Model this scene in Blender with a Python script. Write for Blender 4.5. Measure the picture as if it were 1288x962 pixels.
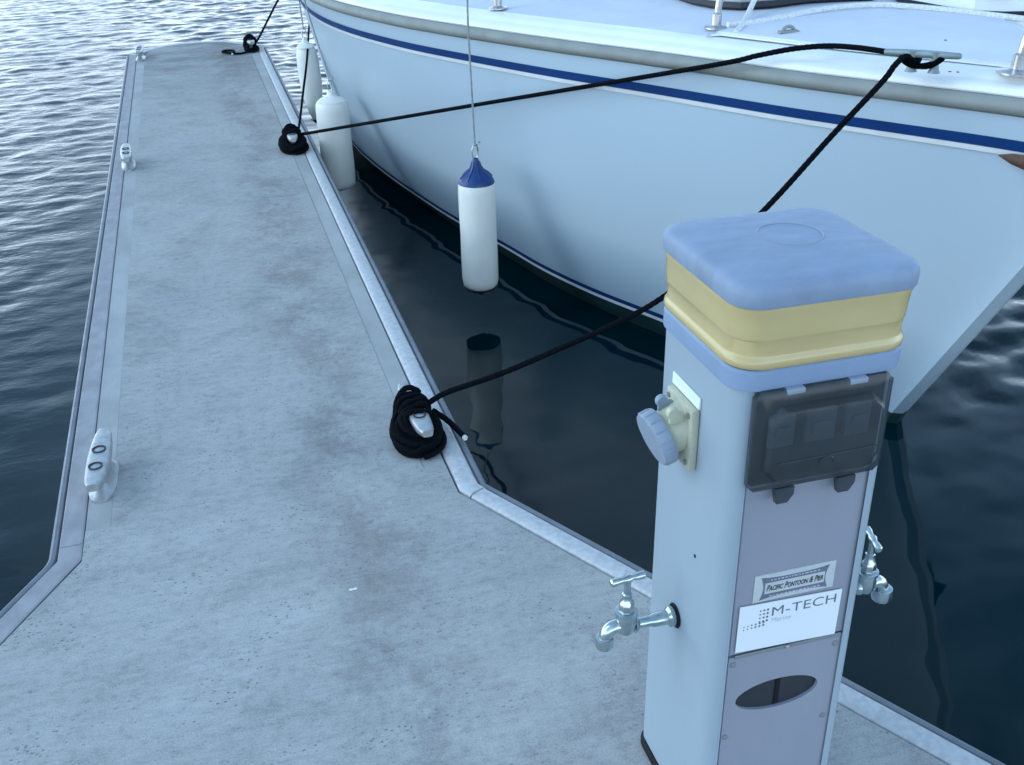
import bpy, bmesh, math, random
import numpy as np
from mathutils import Vector, Matrix

random.seed(7)
R = math.radians
for o in list(bpy.data.objects):
    bpy.data.objects.remove(o, do_unlink=True)
SC = bpy.context.scene
COL = SC.collection

# ------------------------------------------------------------------ camera
CAM_H = 1.55
cd = bpy.data.cameras.new("camera")
cam = bpy.data.objects.new("camera", cd)
COL.objects.link(cam)
pitch, roll, yaw = 0.48364, -0.02952, 0.27228
fw = Vector((math.sin(yaw) * math.cos(pitch), math.cos(yaw) * math.cos(pitch), -math.sin(pitch)))
rt = Vector((math.cos(yaw), -math.sin(yaw), 0))
up = rt.cross(fw)
r2 = math.cos(roll) * rt + math.sin(roll) * up
u2 = -math.sin(roll) * rt + math.cos(roll) * up
M = Matrix((r2, u2, -fw)).transposed().to_4x4()
M.translation = (0, 0, CAM_H)
cam.matrix_world = M
cd.sensor_width = 36
cd.lens = 1330.7 / 1288 * 36
cd.clip_start = 0.05
cd.clip_end = 5000
SC.camera = cam

# ------------------------------------------------------------------ sky, sun, exposure
HORIZON = 6.0
CLOUD, CLOUD_FAC = 4.0, 0.70
SUN_EL, SUN_AZ = R(12), R(-80)            # low light from the left (azimuth from +Y, clockwise)
w = bpy.data.worlds.new("World")
SC.world = w
w.use_nodes = True
nt = w.node_tree
bg = nt.nodes["Background"]
sky = nt.nodes.new("ShaderNodeTexSky")
sky.sky_type = 'NISHITA'
sky.sun_disc = False
sky.sun_elevation = SUN_EL
sky.sun_rotation = SUN_AZ
sky.air_density = 1.0
sky.dust_density = 2.0
sky.ozone_density = 3.0
# a thin, even evening cloud sheet over the clear sky
tcw = nt.nodes.new("ShaderNodeTexCoord")
nzw = nt.nodes.new("ShaderNodeTexNoise")
nzw.inputs["Scale"].default_value = 3.0
nzw.inputs["Detail"].default_value = 5
rpw = nt.nodes.new("ShaderNodeValToRGB")
rpw.color_ramp.elements[0].position = 0.3
rpw.color_ramp.elements[0].color = (CLOUD * 0.45 * 0.80, CLOUD * 0.45 * 0.92, CLOUD * 0.45 * 1.12, 1)
rpw.color_ramp.elements[1].position = 0.7
rpw.color_ramp.elements[1].color = (CLOUD * 1.6 * 0.90, CLOUD * 1.6 * 0.98, CLOUD * 1.6 * 1.06, 1)
mxw = nt.nodes.new("ShaderNodeMix")
mxw.data_type = 'RGBA'
mxw.inputs[0].default_value = CLOUD_FAC
nt.links.new(tcw.outputs["Generated"], nzw.inputs["Vector"])
nt.links.new(nzw.outputs["Fac"], rpw.inputs[0])
nt.links.new(sky.outputs[0], mxw.inputs[6])
# the sheet is brighter low down, all the way round
spw = nt.nodes.new("ShaderNodeSeparateXYZ")
nt.links.new(tcw.outputs["Generated"], spw.inputs[0])
hzw = nt.nodes.new("ShaderNodeMapRange")
hzw.interpolation_type = 'SMOOTHSTEP'
hzw.inputs["From Min"].default_value = 0.0
hzw.inputs["From Max"].default_value = 0.46
hzw.inputs["To Min"].default_value = HORIZON
hzw.inputs["To Max"].default_value = 1.0
nt.links.new(spw.outputs[2], hzw.inputs["Value"])
mlw = nt.nodes.new("ShaderNodeMix")
mlw.data_type = 'RGBA'
mlw.blend_type = 'MULTIPLY'
mlw.inputs[0].default_value = 1.0
nt.links.new(rpw.outputs[0], mlw.inputs[6])
hcw = nt.nodes.new("ShaderNodeCombineColor")      # and a touch pinker there
for i_, p_ in enumerate((1.0, 0.86, 0.74)):
    pw = nt.nodes.new("ShaderNodeMath")
    pw.operation = 'POWER'
    pw.inputs[1].default_value = p_
    nt.links.new(hzw.outputs[0], pw.inputs[0])
    nt.links.new(pw.outputs[0], hcw.inputs[i_])
nt.links.new(hcw.outputs[0], mlw.inputs[7])
nt.links.new(mlw.outputs[2], mxw.inputs[7])
nt.links.new(mxw.outputs[2], bg.inputs[0])
bg.inputs[1].default_value = 0.14
sl = bpy.data.lights.new("sun", 'SUN')
so = bpy.data.objects.new("sun", sl)
COL.objects.link(so)
sl.energy = 0.5
sl.angle = R(25)
sl.color = (1.0, 0.93, 0.86)
sd = Vector((math.sin(SUN_AZ) * math.cos(R(38)), math.cos(SUN_AZ) * math.cos(R(38)), math.sin(R(38))))
so.rotation_euler = sd.to_track_quat('Z', 'Y').to_euler()
SC.view_settings.view_transform = 'Standard'
SC.view_settings.look = 'None'
SC.view_settings.exposure = 0.60
SC.view_settings.gamma = 1.0
SC.view_settings.use_white_balance = True      # the phone's cool evening white balance
SC.view_settings.white_balance_temperature = 4750
SC.view_settings.white_balance_tint = -4

# ------------------------------------------------------------------ helpers
def empty(name, loc=(0, 0, 0), rz=0.0):
    o = bpy.data.objects.new(name, None)
    COL.objects.link(o)
    o.location = loc
    o.rotation_euler = (0, 0, rz)
    o.empty_display_size = 0.1
    return o

def tag(o, label=None, cat=None, group=None, kind=None):
    if label: o["label"] = label
    if cat: o["category"] = cat
    if group: o["group"] = group
    if kind: o["kind"] = kind
    return o

def root_loc(p):
    v = Vector((0, 0, 0))
    while p:
        v += p.location
        p = p.parent
    return v

def link(name, me, mat, parent=None, smooth=True, local=False):
    """link a mesh; world-coordinate vertices are moved into the parent's frame unless local"""
    if mat is not None and not me.materials:
        me.materials.append(mat)
    if parent is not None and not local:
        me.transform(Matrix.Translation(-root_loc(parent)))
    if smooth:
        me.polygons.foreach_set("use_smooth", [True] * len(me.polygons))
        try:
            me.set_sharp_from_angle(angle=R(38))
        except Exception:
            pass
    o = bpy.data.objects.new(name, me)
    COL.objects.link(o)
    if parent is not None:
        o.parent = parent
    return o

def bm_mesh(bm, name):
    bmesh.ops.recalc_face_normals(bm, faces=bm.faces)
    me = bpy.data.meshes.new(name)
    bm.to_mesh(me)
    bm.free()
    return me

def part(name, bm, mat, parent=None, smooth=True, local=False):
    return link(name, bm_mesh(bm, name), mat, parent, smooth, local)

def copy_tree(o, parent=None):
    c = o.copy()
    COL.objects.link(c)
    if parent is not None:
        c.parent = parent
    for ch in [x for x in bpy.data.objects if x.parent == o]:
        copy_tree(ch, c)
    return c

def add_box(bm, x0, x1, y0, y1, z0, z1, bev=0.0, seg=2):
    r = bmesh.ops.create_cube(bm, size=1.0)
    vs = r["verts"]
    for v in vs:
        v.co = Vector(((x0 + x1) / 2 + v.co.x * (x1 - x0), (y0 + y1) / 2 + v.co.y * (y1 - y0), (z0 + z1) / 2 + v.co.z * (z1 - z0)))
    if bev > 0:
        es = list({e for v in vs for e in v.link_edges})
        bmesh.ops.bevel(bm, geom=es, offset=bev, segments=seg, affect='EDGES', profile=0.5)
    return vs

def catmull(pts, n=8):
    P = [Vector(p) for p in pts]
    P = [2 * P[0] - P[1]] + P + [2 * P[-1] - P[-2]]
    out = []
    for i in range(1, len(P) - 2):
        p0, p1, p2, p3 = P[i - 1:i + 3]
        for k in range(n):
            t = k / n
            out.append(0.5 * ((2 * p1) + (p2 - p0) * t + (2 * p0 - 5 * p1 + 4 * p2 - p3) * t * t + (3 * p1 - p0 - 3 * p2 + p3) * t ** 3))
    out.append(P[-2].copy())
    return out

def add_tube(bm, pts, rad, seg=10, cap=True, twist=0.0, lumps=0.0):
    """tube along pts; rad is a number or list; twist/lumps give laid-rope strands"""
    n = len(pts)
    rads = rad if isinstance(rad, (list, tuple)) else [rad] * n
    pts = [Vector(p) for p in pts]
    tang = []
    for i in range(n):
        a = pts[max(0, i - 1)]; b = pts[min(n - 1, i + 1)]
        t = b - a
        tang.append(t.normalized() if t.length > 1e-9 else Vector((0, 0, 1)))
    nrm = tang[0].orthogonal().normalized()
    rings = []
    s = 0.0
    for i in range(n):
        if i:
            s += (pts[i] - pts[i - 1]).length
            q = tang[i - 1].rotation_difference(tang[i])
            nrm = (q @ nrm).normalized()
        bn = tang[i].cross(nrm)
        ring = []
        for k in range(seg):
            a = 2 * math.pi * k / seg
            r = rads[i]
            if lumps:
                r *= 1 + lumps * math.cos(3 * (a + twist * s))
            ring.append(bm.verts.new(pts[i] + r * (math.cos(a) * nrm + math.sin(a) * bn)))
        rings.append(ring)
    for i in range(n - 1):
        for k in range(seg):
            bm.faces.new((rings[i][k], rings[i][(k + 1) % seg], rings[i + 1][(k + 1) % seg], rings[i + 1][k]))
    if cap:
        bm.faces.new(rings[0][::-1]); bm.faces.new(rings[-1])

def add_lathe(bm, prof, seg=24, mat=None, cap=True):
    """prof: list of (r, z) revolved round Z, then moved by the matrix mat"""
    rings = []
    for r, z in prof:
        ring = []
        for k in range(seg):
            a = 2 * math.pi * k / seg
            v = Vector((r * math.cos(a), r * math.sin(a), z))
            ring.append(bm.verts.new(mat @ v if mat else v))
        rings.append(ring)
    for i in range(len(rings) - 1):
        for k in range(seg):
            bm.faces.new((rings[i][k], rings[i][(k + 1) % seg], rings[i + 1][(k + 1) % seg], rings[i + 1][k]))
    if cap:
        bm.faces.new(rings[0][::-1]); bm.faces.new(rings[-1])

def axis_mat(org, zdir, xhint=(0, 0, 1)):
    z = Vector(zdir).normalized()
    x = Vector(xhint)
    x = (x - z * x.dot(z))
    if x.length < 1e-6: x = z.orthogonal()
    x.normalize()
    y = z.cross(x)
    m = Matrix((x, y, z)).transposed().to_4x4()
    m.translation = org
    return m

def add_prism(bm, poly, z0, z1, bev=0.0):
    """extrude a plan polygon (x, y) from z0 to z1"""
    lo = [bm.verts.new((x, y, z0)) for x, y in poly]
    hi = [bm.verts.new((x, y, z1)) for x, y in poly]
    n = len(poly)
    for i in range(n):
        bm.faces.new((lo[i], lo[(i + 1) % n], hi[(i + 1) % n], hi[i]))
    bm.faces.new(lo[::-1])
    top = bm.faces.new(hi)
    if bev:
        bmesh.ops.bevel(bm, geom=list(top.edges), offset=bev, segments=2, affect='EDGES', profile=0.6)

def rrect(x0, x1, y0, y1, r, n=6):
    out = []
    for cx, cy, a0 in ((x1 - r, y0 + r, -90), (x1 - r, y1 - r, 0), (x0 + r, y1 - r, 90), (x0 + r, y0 + r, 180)):
        for k in range(n + 1):
            a = R(a0 + 90 * k / n)
            out.append((cx + r * math.cos(a), cy + r * math.sin(a)))
    return out

def loft(bm, rings, cap=True):
    V = [[bm.verts.new(p) for p in ring] for ring in rings]
    n = len(V[0])
    for i in range(len(V) - 1):
        for k in range(n):
            bm.faces.new((V[i][k], V[i][(k + 1) % n], V[i + 1][(k + 1) % n], V[i + 1][k]))
    if cap:
        bm.faces.new(V[0][::-1]); bm.faces.new(V[-1])
    return V

def interp(x, pts):
    """monotone-ish smooth interpolation through (x, y) points (Catmull-Rom in y)"""
    xs = [p[0] for p in pts]; ys = [p[1] for p in pts]
    if x <= xs[0]: return ys[0] + (ys[1] - ys[0]) / (xs[1] - xs[0]) * (x - xs[0])
    if x >= xs[-1]: return ys[-1] + (ys[-1] - ys[-2]) / (xs[-1] - xs[-2]) * (x - xs[-1])
    for i in range(len(xs) - 1):
        if xs[i] <= x <= xs[i + 1]:
            h = xs[i + 1] - xs[i]; t = (x - xs[i]) / h
            m0 = (ys[i + 1] - ys[i - 1]) / (xs[i + 1] - xs[i - 1]) if i > 0 else (ys[1] - ys[0]) / h
            m1 = (ys[i + 2] - ys[i]) / (xs[i + 2] - xs[i]) if i + 2 < len(xs) else (ys[-1] - ys[-2]) / h
            return (2 * t**3 - 3 * t**2 + 1) * ys[i] + (t**3 - 2 * t**2 + t) * h * m0 + (-2 * t**3 + 3 * t**2) * ys[i + 1] + (t**3 - t**2) * h * m1

# ------------------------------------------------------------------ materials
def mat_new(name):
    m = bpy.data.materials.new(name)
    m.use_nodes = True
    return m, m.node_tree, m.node_tree.nodes["Principled BSDF"]

def N(nt, t, **kw):
    n = nt.nodes.new(t)
    for k, v in kw.items():
        setattr(n, k, v)
    return n

def coords(nt, scale=(1, 1, 1)):
    tc = N(nt, "ShaderNodeTexCoord")
    mp = N(nt, "ShaderNodeMapping")
    mp.inputs["Scale"].default_value = scale
    nt.links.new(tc.outputs["Object"], mp.inputs[0])
    return mp.outputs[0]

def noise(nt, vec, scale, detail=4, rough=0.55):
    n = N(nt, "ShaderNodeTexNoise")
    n.inputs["Scale"].default_value = scale
    n.inputs["Detail"].default_value = detail
    n.inputs["Roughness"].default_value = rough
    nt.links.new(vec, n.inputs["Vector"])
    return n.outputs["Fac"]

def ramp(nt, fac, stops):
    r = N(nt, "ShaderNodeValToRGB")
    el = r.color_ramp.elements
    r.color_ramp.interpolation = 'EASE'
    while len(el) < len(stops): el.new(0.5)
    for e, (p, c) in zip(el, stops):
        e.position = p
        e.color = (c, c, c, 1) if not isinstance(c, tuple) else (*c, 1)
    nt.links.new(fac, r.inputs[0])
    return r.outputs[0]

def mixc(nt, a, b, fac, mode='MIX'):
    m = N(nt, "ShaderNodeMix", data_type='RGBA', blend_type=mode)
    for sock, v in ((m.inputs[6], a), (m.inputs[7], b)):
        if isinstance(v, tuple): sock.default_value = (*v, 1)
        else: nt.links.new(v, sock)
    if isinstance(fac, float): m.inputs[0].default_value = fac
    else: nt.links.new(fac, m.inputs[0])
    return m.outputs[2]

def bump(nt, bsdf, h, strength, dist=0.01):
    b = N(nt, "ShaderNodeBump")
    b.inputs["Strength"].default_value = strength
    b.inputs["Distance"].default_value = dist
    nt.links.new(h, b.inputs["Height"])
    nt.links.new(b.outputs[0], bsdf.inputs["Normal"])
    return b

def simple(name, col, rough=0.5, metal=0.0, var=0.12, scale=14, bmp=0.0, bscale=60, spec=0.5, stretch=(1, 1, 1), dirt=None, dirtpos=(0.55, 0.75)):
    m, nt, b = mat_new(name)
    v = coords(nt, stretch)
    f = noise(nt, v, scale, 5, 0.6)
    lo = tuple(c * (1 - var) for c in col); hi = tuple(min(1, c * (1 + var)) for c in col)
    c = ramp(nt, f, [(0.3, lo), (0.7, hi)])
    if dirt:
        f2 = noise(nt, v, scale * 0.37, 6, 0.65)
        c = mixc(nt, c, dirt, ramp(nt, f2, [(dirtpos[0], 0.0), (dirtpos[1], 1.0)]))
    nt.links.new(c, b.inputs["Base Color"])
    rr = ramp(nt, noise(nt, v, scale * 1.7, 3), [(0.2, max(0.02, rough * 0.85)), (0.8, min(1, rough * 1.15))])
    nt.links.new(rr, b.inputs["Roughness"])
    b.inputs["Metallic"].default_value = metal
    b.inputs["Specular IOR Level"].default_value = spec
    if bmp:
        bump(nt, b, noise(nt, v, bscale, 4), bmp, 0.004)
    return m

def concrete():
    m, nt, b = mat_new("brushed_concrete")
    v = coords(nt)
    base = ramp(nt, noise(nt, v, 1.1, 6, 0.62), [(0.28, (0.34, 0.342, 0.345)), (0.5, (0.43, 0.428, 0.42)), (0.72, (0.50, 0.495, 0.48))])
    blot = ramp(nt, noise(nt, coords(nt, (1.1, 1.6, 1)), 3.1, 10, 0.80), [(0.38, 0.55), (0.47, 0.84), (0.55, 1.0)])
    c = mixc(nt, base, blot, 0.45, 'MULTIPLY')
    # broom marks run across the pontoon
    br = noise(nt, coords(nt, (5, 95, 1)), 1.0, 5, 0.7)
    c = mixc(nt, c, ramp(nt, br, [(0.3, 0.84), (0.7, 1.1)]), 0.32, 'MULTIPLY')
    tint = ramp(nt, noise(nt, coords(nt, (1.4, 0.6, 1)), 1.2, 7, 0.7), [(0.47, (1, 1, 1)), (0.62, (0.88, 0.84, 0.82))])
    c = mixc(nt, c, tint, 0.5, 'MULTIPLY')
    sx = N(nt, "ShaderNodeSeparateXYZ")
    nt.links.new(N(nt, "ShaderNodeTexCoord").outputs["Object"], sx.inputs[0])
    band = ramp(nt, sx.outputs[0], [(0.02, 0.0), (0.22, 1.0), (0.42, 0.15)])
    wear = ramp(nt, noise(nt, coords(nt, (1.6, 1.0, 1)), 2.6, 9, 0.78), [(0.40, 0.0), (0.60, 1.0)])
    c = mixc(nt, c, (0.72, 0.705, 0.70), mixc(nt, band, wear, 1.0, 'MULTIPLY'), 'MULTIPLY')
    fe = N(nt, "ShaderNodeMapRange"); fe.inputs["From Min"].default_value = 2.0; fe.inputs["From Max"].default_value = 4.4
    nt.links.new(sx.outputs[1], fe.inputs["Value"])
    wear2 = ramp(nt, noise(nt, coords(nt, (1.0, 2.2, 1)), 2.0, 8, 0.75), [(0.36, 0.15), (0.58, 1.0)])
    c = mixc(nt, c, (0.56, 0.56, 0.575), mixc(nt, fe.outputs[0], wear2, 1.0, 'MULTIPLY'), 'MULTIPLY')
    fine = noise(nt, coords(nt, (1, 1.3, 1)), 34, 8, 0.75)
    c = mixc(nt, c, ramp(nt, fine, [(0.36, 0.72), (0.52, 1.0), (0.66, 1.12)]), 0.58, 'MULTIPLY')
    # grain and exposed dark pits
    gr = noise(nt, v, 260, 3, 0.6)
    c = mixc(nt, c, ramp(nt, gr, [(0.3, 0.78), (0.7, 1.2)]), 0.6, 'MULTIPLY')
    vo = N(nt, "ShaderNodeTexVoronoi"); vo.inputs["Scale"].default_value = 58
    nt.links.new(coords(nt, (1, 1.5, 1)), vo.inputs["Vector"])
    pit = ramp(nt, vo.outputs["Distance"], [(0.14, 1.0), (0.26, 0.0)])
    pm = ramp(nt, noise(nt, v, 5.0, 5, 0.7), [(0.46, 0.0), (0.62, 0.8)])
    pf = mixc(nt, pit, pm, 1.0, 'MULTIPLY')
    c = mixc(nt, c, (0.15, 0.15, 0.16), pf)
    vo2 = N(nt, "ShaderNodeTexVoronoi"); vo2.inputs["Scale"].default_value = 120
    nt.links.new(v, vo2.inputs["Vector"])
    p2 = mixc(nt, ramp(nt, vo2.outputs["Distance"], [(0.10, 1.0), (0.26, 0.0)]), ramp(nt, noise(nt, v, 9.0, 4, 0.7), [(0.48, 0.0), (0.62, 0.7)]), 1.0, 'MULTIPLY')
    c = mixc(nt, c, (0.14, 0.14, 0.155), p2)
    nt.links.new(c, b.inputs["Base Color"])
    b.inputs["Roughness"].default_value = 0.85
    b.inputs["Specular IOR Level"].default_value = 0.35
    h = mixc(nt, br, gr, 0.5)
    h = mixc(nt, h, (0.0, 0.0, 0.0), pf)
    bump(nt, b, h, 0.55, 0.003)
    return m

M_CONC = concrete()
M_MARGIN = simple("smooth_concrete_margin", (0.395, 0.395, 0.39), 0.8, 0, 0.12, 6, 0.25, 120, 0.35, (1, 0.5, 1), (0.33, 0.33, 0.33))
M_CONC_SIDE = simple("float_concrete", (0.22, 0.22, 0.21), 0.85, 0, 0.2, 5, 0.3, 60)
M_GALV = simple("galvanised_edge", (0.50, 0.50, 0.515), 0.62, 0.0, 0.12, 60, 0.25, 110, 0.5, (1, 1, 1), (0.41, 0.41, 0.42), (0.5, 0.9))
M_GALV_D = simple("stained_galvanised_edge", (0.31, 0.305, 0.325), 0.65, 0.0, 0.14, 16, 0.15, 90, 0.5, (1, 0.6, 1), (0.24, 0.22, 0.235), (0.5, 0.85))
M_LIP = simple("grey_rubber_lip", (0.19, 0.20, 0.23), 0.5, 0, 0.12, 12, 0.05)
M_ROPE = simple("black_rope", (0.0038, 0.0046, 0.0075), 0.85, 0, 0.35, 160, 0.6, 400, 0.06)
M_ALU = simple("cast_aluminium", (0.42, 0.43, 0.44), 0.42, 0.6, 0.15, 40, 0.15, 120, 0.5, (1, 1, 1), (0.42, 0.42, 0.43))
M_HOLE = simple("dark_recess", (0.02, 0.022, 0.03), 0.6)
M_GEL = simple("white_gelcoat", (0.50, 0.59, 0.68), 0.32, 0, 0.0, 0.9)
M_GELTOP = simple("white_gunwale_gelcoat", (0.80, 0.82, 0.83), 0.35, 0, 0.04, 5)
M_DECK = simple("pale_nonskid_deck", (0.62, 0.64, 0.72), 0.7, 0, 0.05, 5, 0.2, 240, 0.4)
M_PANEL = simple("foredeck_nonskid", (0.66, 0.68, 0.77), 0.7, 0, 0.05, 4, 0.25, 260, 0.4)
M_RAIL = simple("weathered_rub_rail", (0.26, 0.275, 0.26), 0.6, 0, 0.08, 9, 0.1, 60, 0.4, (1, 1, 1), (0.22, 0.225, 0.215), (0.45, 0.9))
M_BLUE = simple("navy_stripe", (0.014, 0.042, 0.165), 0.5, 0, 0.08, 6, spec=0.2)
M_STRIPE = simple("white_stripe", (0.74, 0.75, 0.76), 0.35, 0, 0.06, 6)
M_ANTI = simple("dark_green_antifoul", (0.014, 0.040, 0.042), 0.6, 0, 0.3, 7)
M_FEND = simple("white_vinyl_fender", (0.77, 0.77, 0.71), 0.38, 0, 0.06, 6, 0.03, 30, 0.5, (1, 1, 0.4), (0.60, 0.60, 0.57), (0.5, 0.9))
M_FENDB = simple("blue_vinyl_fender_end", (0.012, 0.038, 0.17), 0.4, 0, 0.1, 10)
M_FENDK = simple("black_fender_end", (0.018, 0.02, 0.028), 0.45, 0, 0.1, 10)
M_CORD = simple("grey_cord", (0.30, 0.31, 0.33), 0.7, 0, 0.2, 90, 0.3, 200)
M_WROPE = simple("white_braided_rope", (0.68, 0.69, 0.70), 0.8, 0, 0.15, 90, 0.5, 260)
M_STEEL = simple("stainless_steel", (0.55, 0.54, 0.54), 0.28, 0.9, 0.15, 30, 0.03, 60, 0.5, (1, 1, 1), (0.33, 0.25, 0.21))
M_CLEATB = simple("grey_green_cleat", (0.27, 0.32, 0.33), 0.5, 0.3, 0.12, 20)
M_RUST = simple("rusty_iron", (0.085, 0.05, 0.035), 0.75, 0.2, 0.35, 30, 0.3, 80)
M_BODY = simple("powder_coated_aluminium", (0.33, 0.385, 0.44), 0.45, 0, 0.03, 3, 0.0, 60, 0.5, (1, 1, 0.3), (0.32, 0.365, 0.41), (0.42, 0.85))
M_FRONT = simple("grey_lavender_panel", (0.285, 0.292, 0.345), 0.5, 0, 0.05, 5, 0, 60, 0.45, (1, 1, 0.35), (0.245, 0.255, 0.305), (0.42, 0.85))
M_CAP = simple("blue_grey_cap", (0.265, 0.315, 0.425), 0.6, 0, 0.04, 16, 0.06, 50, 0.4, (1, 2.2, 1), (0.205, 0.245, 0.335), (0.44, 0.80))
M_COLLAR = simple("blue_grey_collar", (0.25, 0.31, 0.45), 0.55, 0, 0.06, 8)
M_LENS = simple("yellowed_light_lens", (0.53, 0.43, 0.195), 0.22, 0, 0.05, 8, 0.0, 30, 0.6, (1, 1, 2), (0.51, 0.40, 0.17), (0.4, 0.9))
M_BLACK = simple("black_rubber", (0.006, 0.007, 0.010), 0.6, spec=0.2)
M_SOCK = simple("aged_cream_plastic", (0.50, 0.49, 0.36), 0.5, 0, 0.07, 20, 0.02)
M_SOCKW = simple("white_plastic_strip", (0.80, 0.84, 0.84), 0.5, 0, 0.03, 20)
M_SCAP = simple("blue_grey_plastic", (0.27, 0.31, 0.39), 0.5, 0, 0.08, 30, 0.02)
M_CHROME = simple("dull_chrome", (0.50, 0.55, 0.56), 0.24, 0.95, 0.15, 50, 0.05, 90, 0.5, (1, 1, 1), (0.32, 0.40, 0.40))
M_LABEL = simple("label_white", (0.80, 0.82, 0.85), 0.45, 0, 0.015, 6)
M_LABEL2 = simple("label_silver", (0.58, 0.60, 0.60), 0.4, 0.2, 0.05, 30)
M_INK = simple("ink_black", (0.02, 0.022, 0.03), 0.5)
M_INKG = simple("ink_grey", (0.14, 0.15, 0.21), 0.5)
M_INKL = simple("ink_pale_grey", (0.48, 0.49, 0.56), 0.5)
M_BREAK = simple("grey_breaker", (0.20, 0.21, 0.22), 0.5)
M_DINGHY = simple("grey_white_dinghy", (0.42, 0.46, 0.48), 0.5, 0, 0.12, 5)

def smoked():
    m, nt, b = mat_new("smoked_plastic")
    b.inputs["Base Color"].default_value = (0.065, 0.075, 0.085, 1)
    b.inputs["Roughness"].default_value = 0.22
    tr = N(nt, "ShaderNodeBsdfTransparent")
    tr.inputs[0].default_value = (0.55, 0.58, 0.60, 1)
    mx = N(nt, "ShaderNodeMixShader")
    f = ramp(nt, noise(nt, coords(nt), 22, 5, 0.65), [(0.3, 0.52), (0.7, 0.38)])
    nt.links.new(f, mx.inputs[0])
    nt.links.new(b.outputs[0], mx.inputs[1]); nt.links.new(tr.outputs[0], mx.inputs[2])
    nt.links.new(mx.outputs[0], nt.nodes["Material Output"].inputs[0])
    return m
M_SMOKE = smoked()

def water_mat():
    m, nt, b = mat_new("harbour_water")
    b.inputs["Base Color"].default_value = (0.0013, 0.0115, 0.0165, 1)
    b.inputs["Roughness"].default_value = 0.03
    b.inputs["IOR"].default_value = 1.333
    at = N(nt, "ShaderNodeAttribute", attribute_name="ripple")
    h = noise(nt, coords(nt, (1, 1.7, 1)), 11, 4, 0.55)
    mu = N(nt, "ShaderNodeMath", operation='MULTIPLY')
    nt.links.new(h, mu.inputs[0]); nt.links.new(at.outputs["Fac"], mu.inputs[1])
    bump(nt, b, mu.outputs[0], 1.0, 0.006)
    return m
M_WATER = water_mat()

# ------------------------------------------------------------------ water
WZ = -0.465
def build_water():
    xs = np.arange(-8.0, 8.0001, 0.032)
    ys = np.arange(-2.0, 24.0001, 0.032)
    X, Y = np.meshgrid(xs, ys)
    def sstep(a, b, x):
        t = np.clip((x - a) / (b - a), 0, 1); return t * t * (3 - 2 * t)
    open_l = 1 - sstep(-1.1, -0.1, X)
    open_f = sstep(8.5, 11.5, Y)
    rough = np.maximum(open_l, open_f)
    right = sstep(2.1, 3.3, X + 0.3 * (Y - 2.5)) * 2.1
    gap = 0.46
    mask = np.maximum(np.maximum(rough, right), gap)
    near = 0.16 + 0.84 * sstep(2.0, 8.5, Y)          # sheltered close to the main walkway
    near_e = np.where(rough > right, near, np.where(right > gap, 0.75, 0.5))
    rng = np.random.RandomState(5)
    Zs = np.zeros_like(X); Zl = np.zeros_like(X)
    for i in range(64):
        lam = 0.105 * (0.62 / 0.105) ** (i / 63.0)
        ang = R(-90 + 14) + rng.normal(0, 0.85)
        k = 2 * math.pi / lam
        slope = 0.0150 * (1.0 if lam < 0.33 else 0.62)
        a = slope / k
        ph = rng.rand() * 6.283
        arg = k * (math.cos(ang) * X + math.sin(ang) * Y) + ph
        wv = a * (np.sin(arg) + 0.25 * np.cos(2 * arg))
        if lam < 0.27: Zs += wv
        else: Zl += wv
    Z = Zs * mask * near_e * np.where(rough > right, 1, 0.85) + Zl * mask * (0.35 + 0.65 * near_e)
    edge = np.minimum(np.minimum(sstep(-8, -7, X), 1 - sstep(7, 8, X)), np.minimum(sstep(-2, -1.4, Y), 1 - sstep(22, 24, Y)))
    Z = Z * edge + WZ
    ny, nx = X.shape
    co = np.stack([X, Y, Z], -1).reshape(-1, 3)
    idx = np.arange(nx * ny).reshape(ny, nx)
    q = np.stack([idx[:-1, :-1], idx[:-1, 1:], idx[1:, 1:], idx[1:, :-1]], -1).reshape(-1, 4)
    # outer flat ring to the horizon
    B = 1500.0
    x0, x1, y0, y1 = xs[0], xs[-1], ys[0], ys[-1]
    extra = np.array([(-B, -B, WZ), (B, -B, WZ), (B, B, WZ), (-B, B, WZ)])
    nb = len(co)
    co = np.concatenate([co, extra])
    c00, c10, c11, c01 = idx[0, 0], idx[0, -1], idx[-1, -1], idx[-1, 0]
    ring = np.array([[nb, nb + 1, c10, c00], [nb + 1, nb + 2, c11, c10], [nb + 2, nb + 3, c01, c11], [nb + 3, nb, c00, c01]])
    q = np.concatenate([q, ring])
    me = bpy.data.meshes.new("water")
    me.vertices.add(len(co)); me.vertices.foreach_set("co", co.astype(np.float32).ravel())
    me.loops.add(len(q) * 4); me.loops.foreach_set("vertex_index", q.astype(np.int32).ravel())
    me.polygons.add(len(q)); me.polygons.foreach_set("loop_start", np.arange(0, len(q) * 4, 4, dtype=np.int32))
    me.update(calc_edges=True)
    me.polygons.foreach_set("use_smooth", [True] * len(q))
    at = me.attributes.new("ripple", 'FLOAT', 'POINT')
    vals = np.concatenate([(rough * near * edge).ravel(), np.full(4, 0.6)]).astype(np.float32)
    at.data.foreach_set("value", vals)
    me.materials.append(M_WATER)
    o = bpy.data.objects.new("water", me)
    COL.objects.link(o)
    tag(o, kind="structure")
build_water()

# ------------------------------------------------------------------ pontoon
def arc_corner(p0, p1, p2, r, n=5):
    """round the corner p1"""
    a, b, c = Vector(p0), Vector(p1), Vector(p2)
    u = (a - b).normalized(); v = (c - b).normalized()
    th = u.angle(v); d = r / math.tan(th / 2)
    s, e = b + u * d, b + v * d
    ctr = b + (u + v).normalized() * (r / math.sin(th / 2))
    out = []
    for k in range(n + 1):
        t = k / n
        w_ = (s.lerp(e, t) - ctr).normalized() * r
        out.append(tuple(ctr + w_))
    return out

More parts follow.
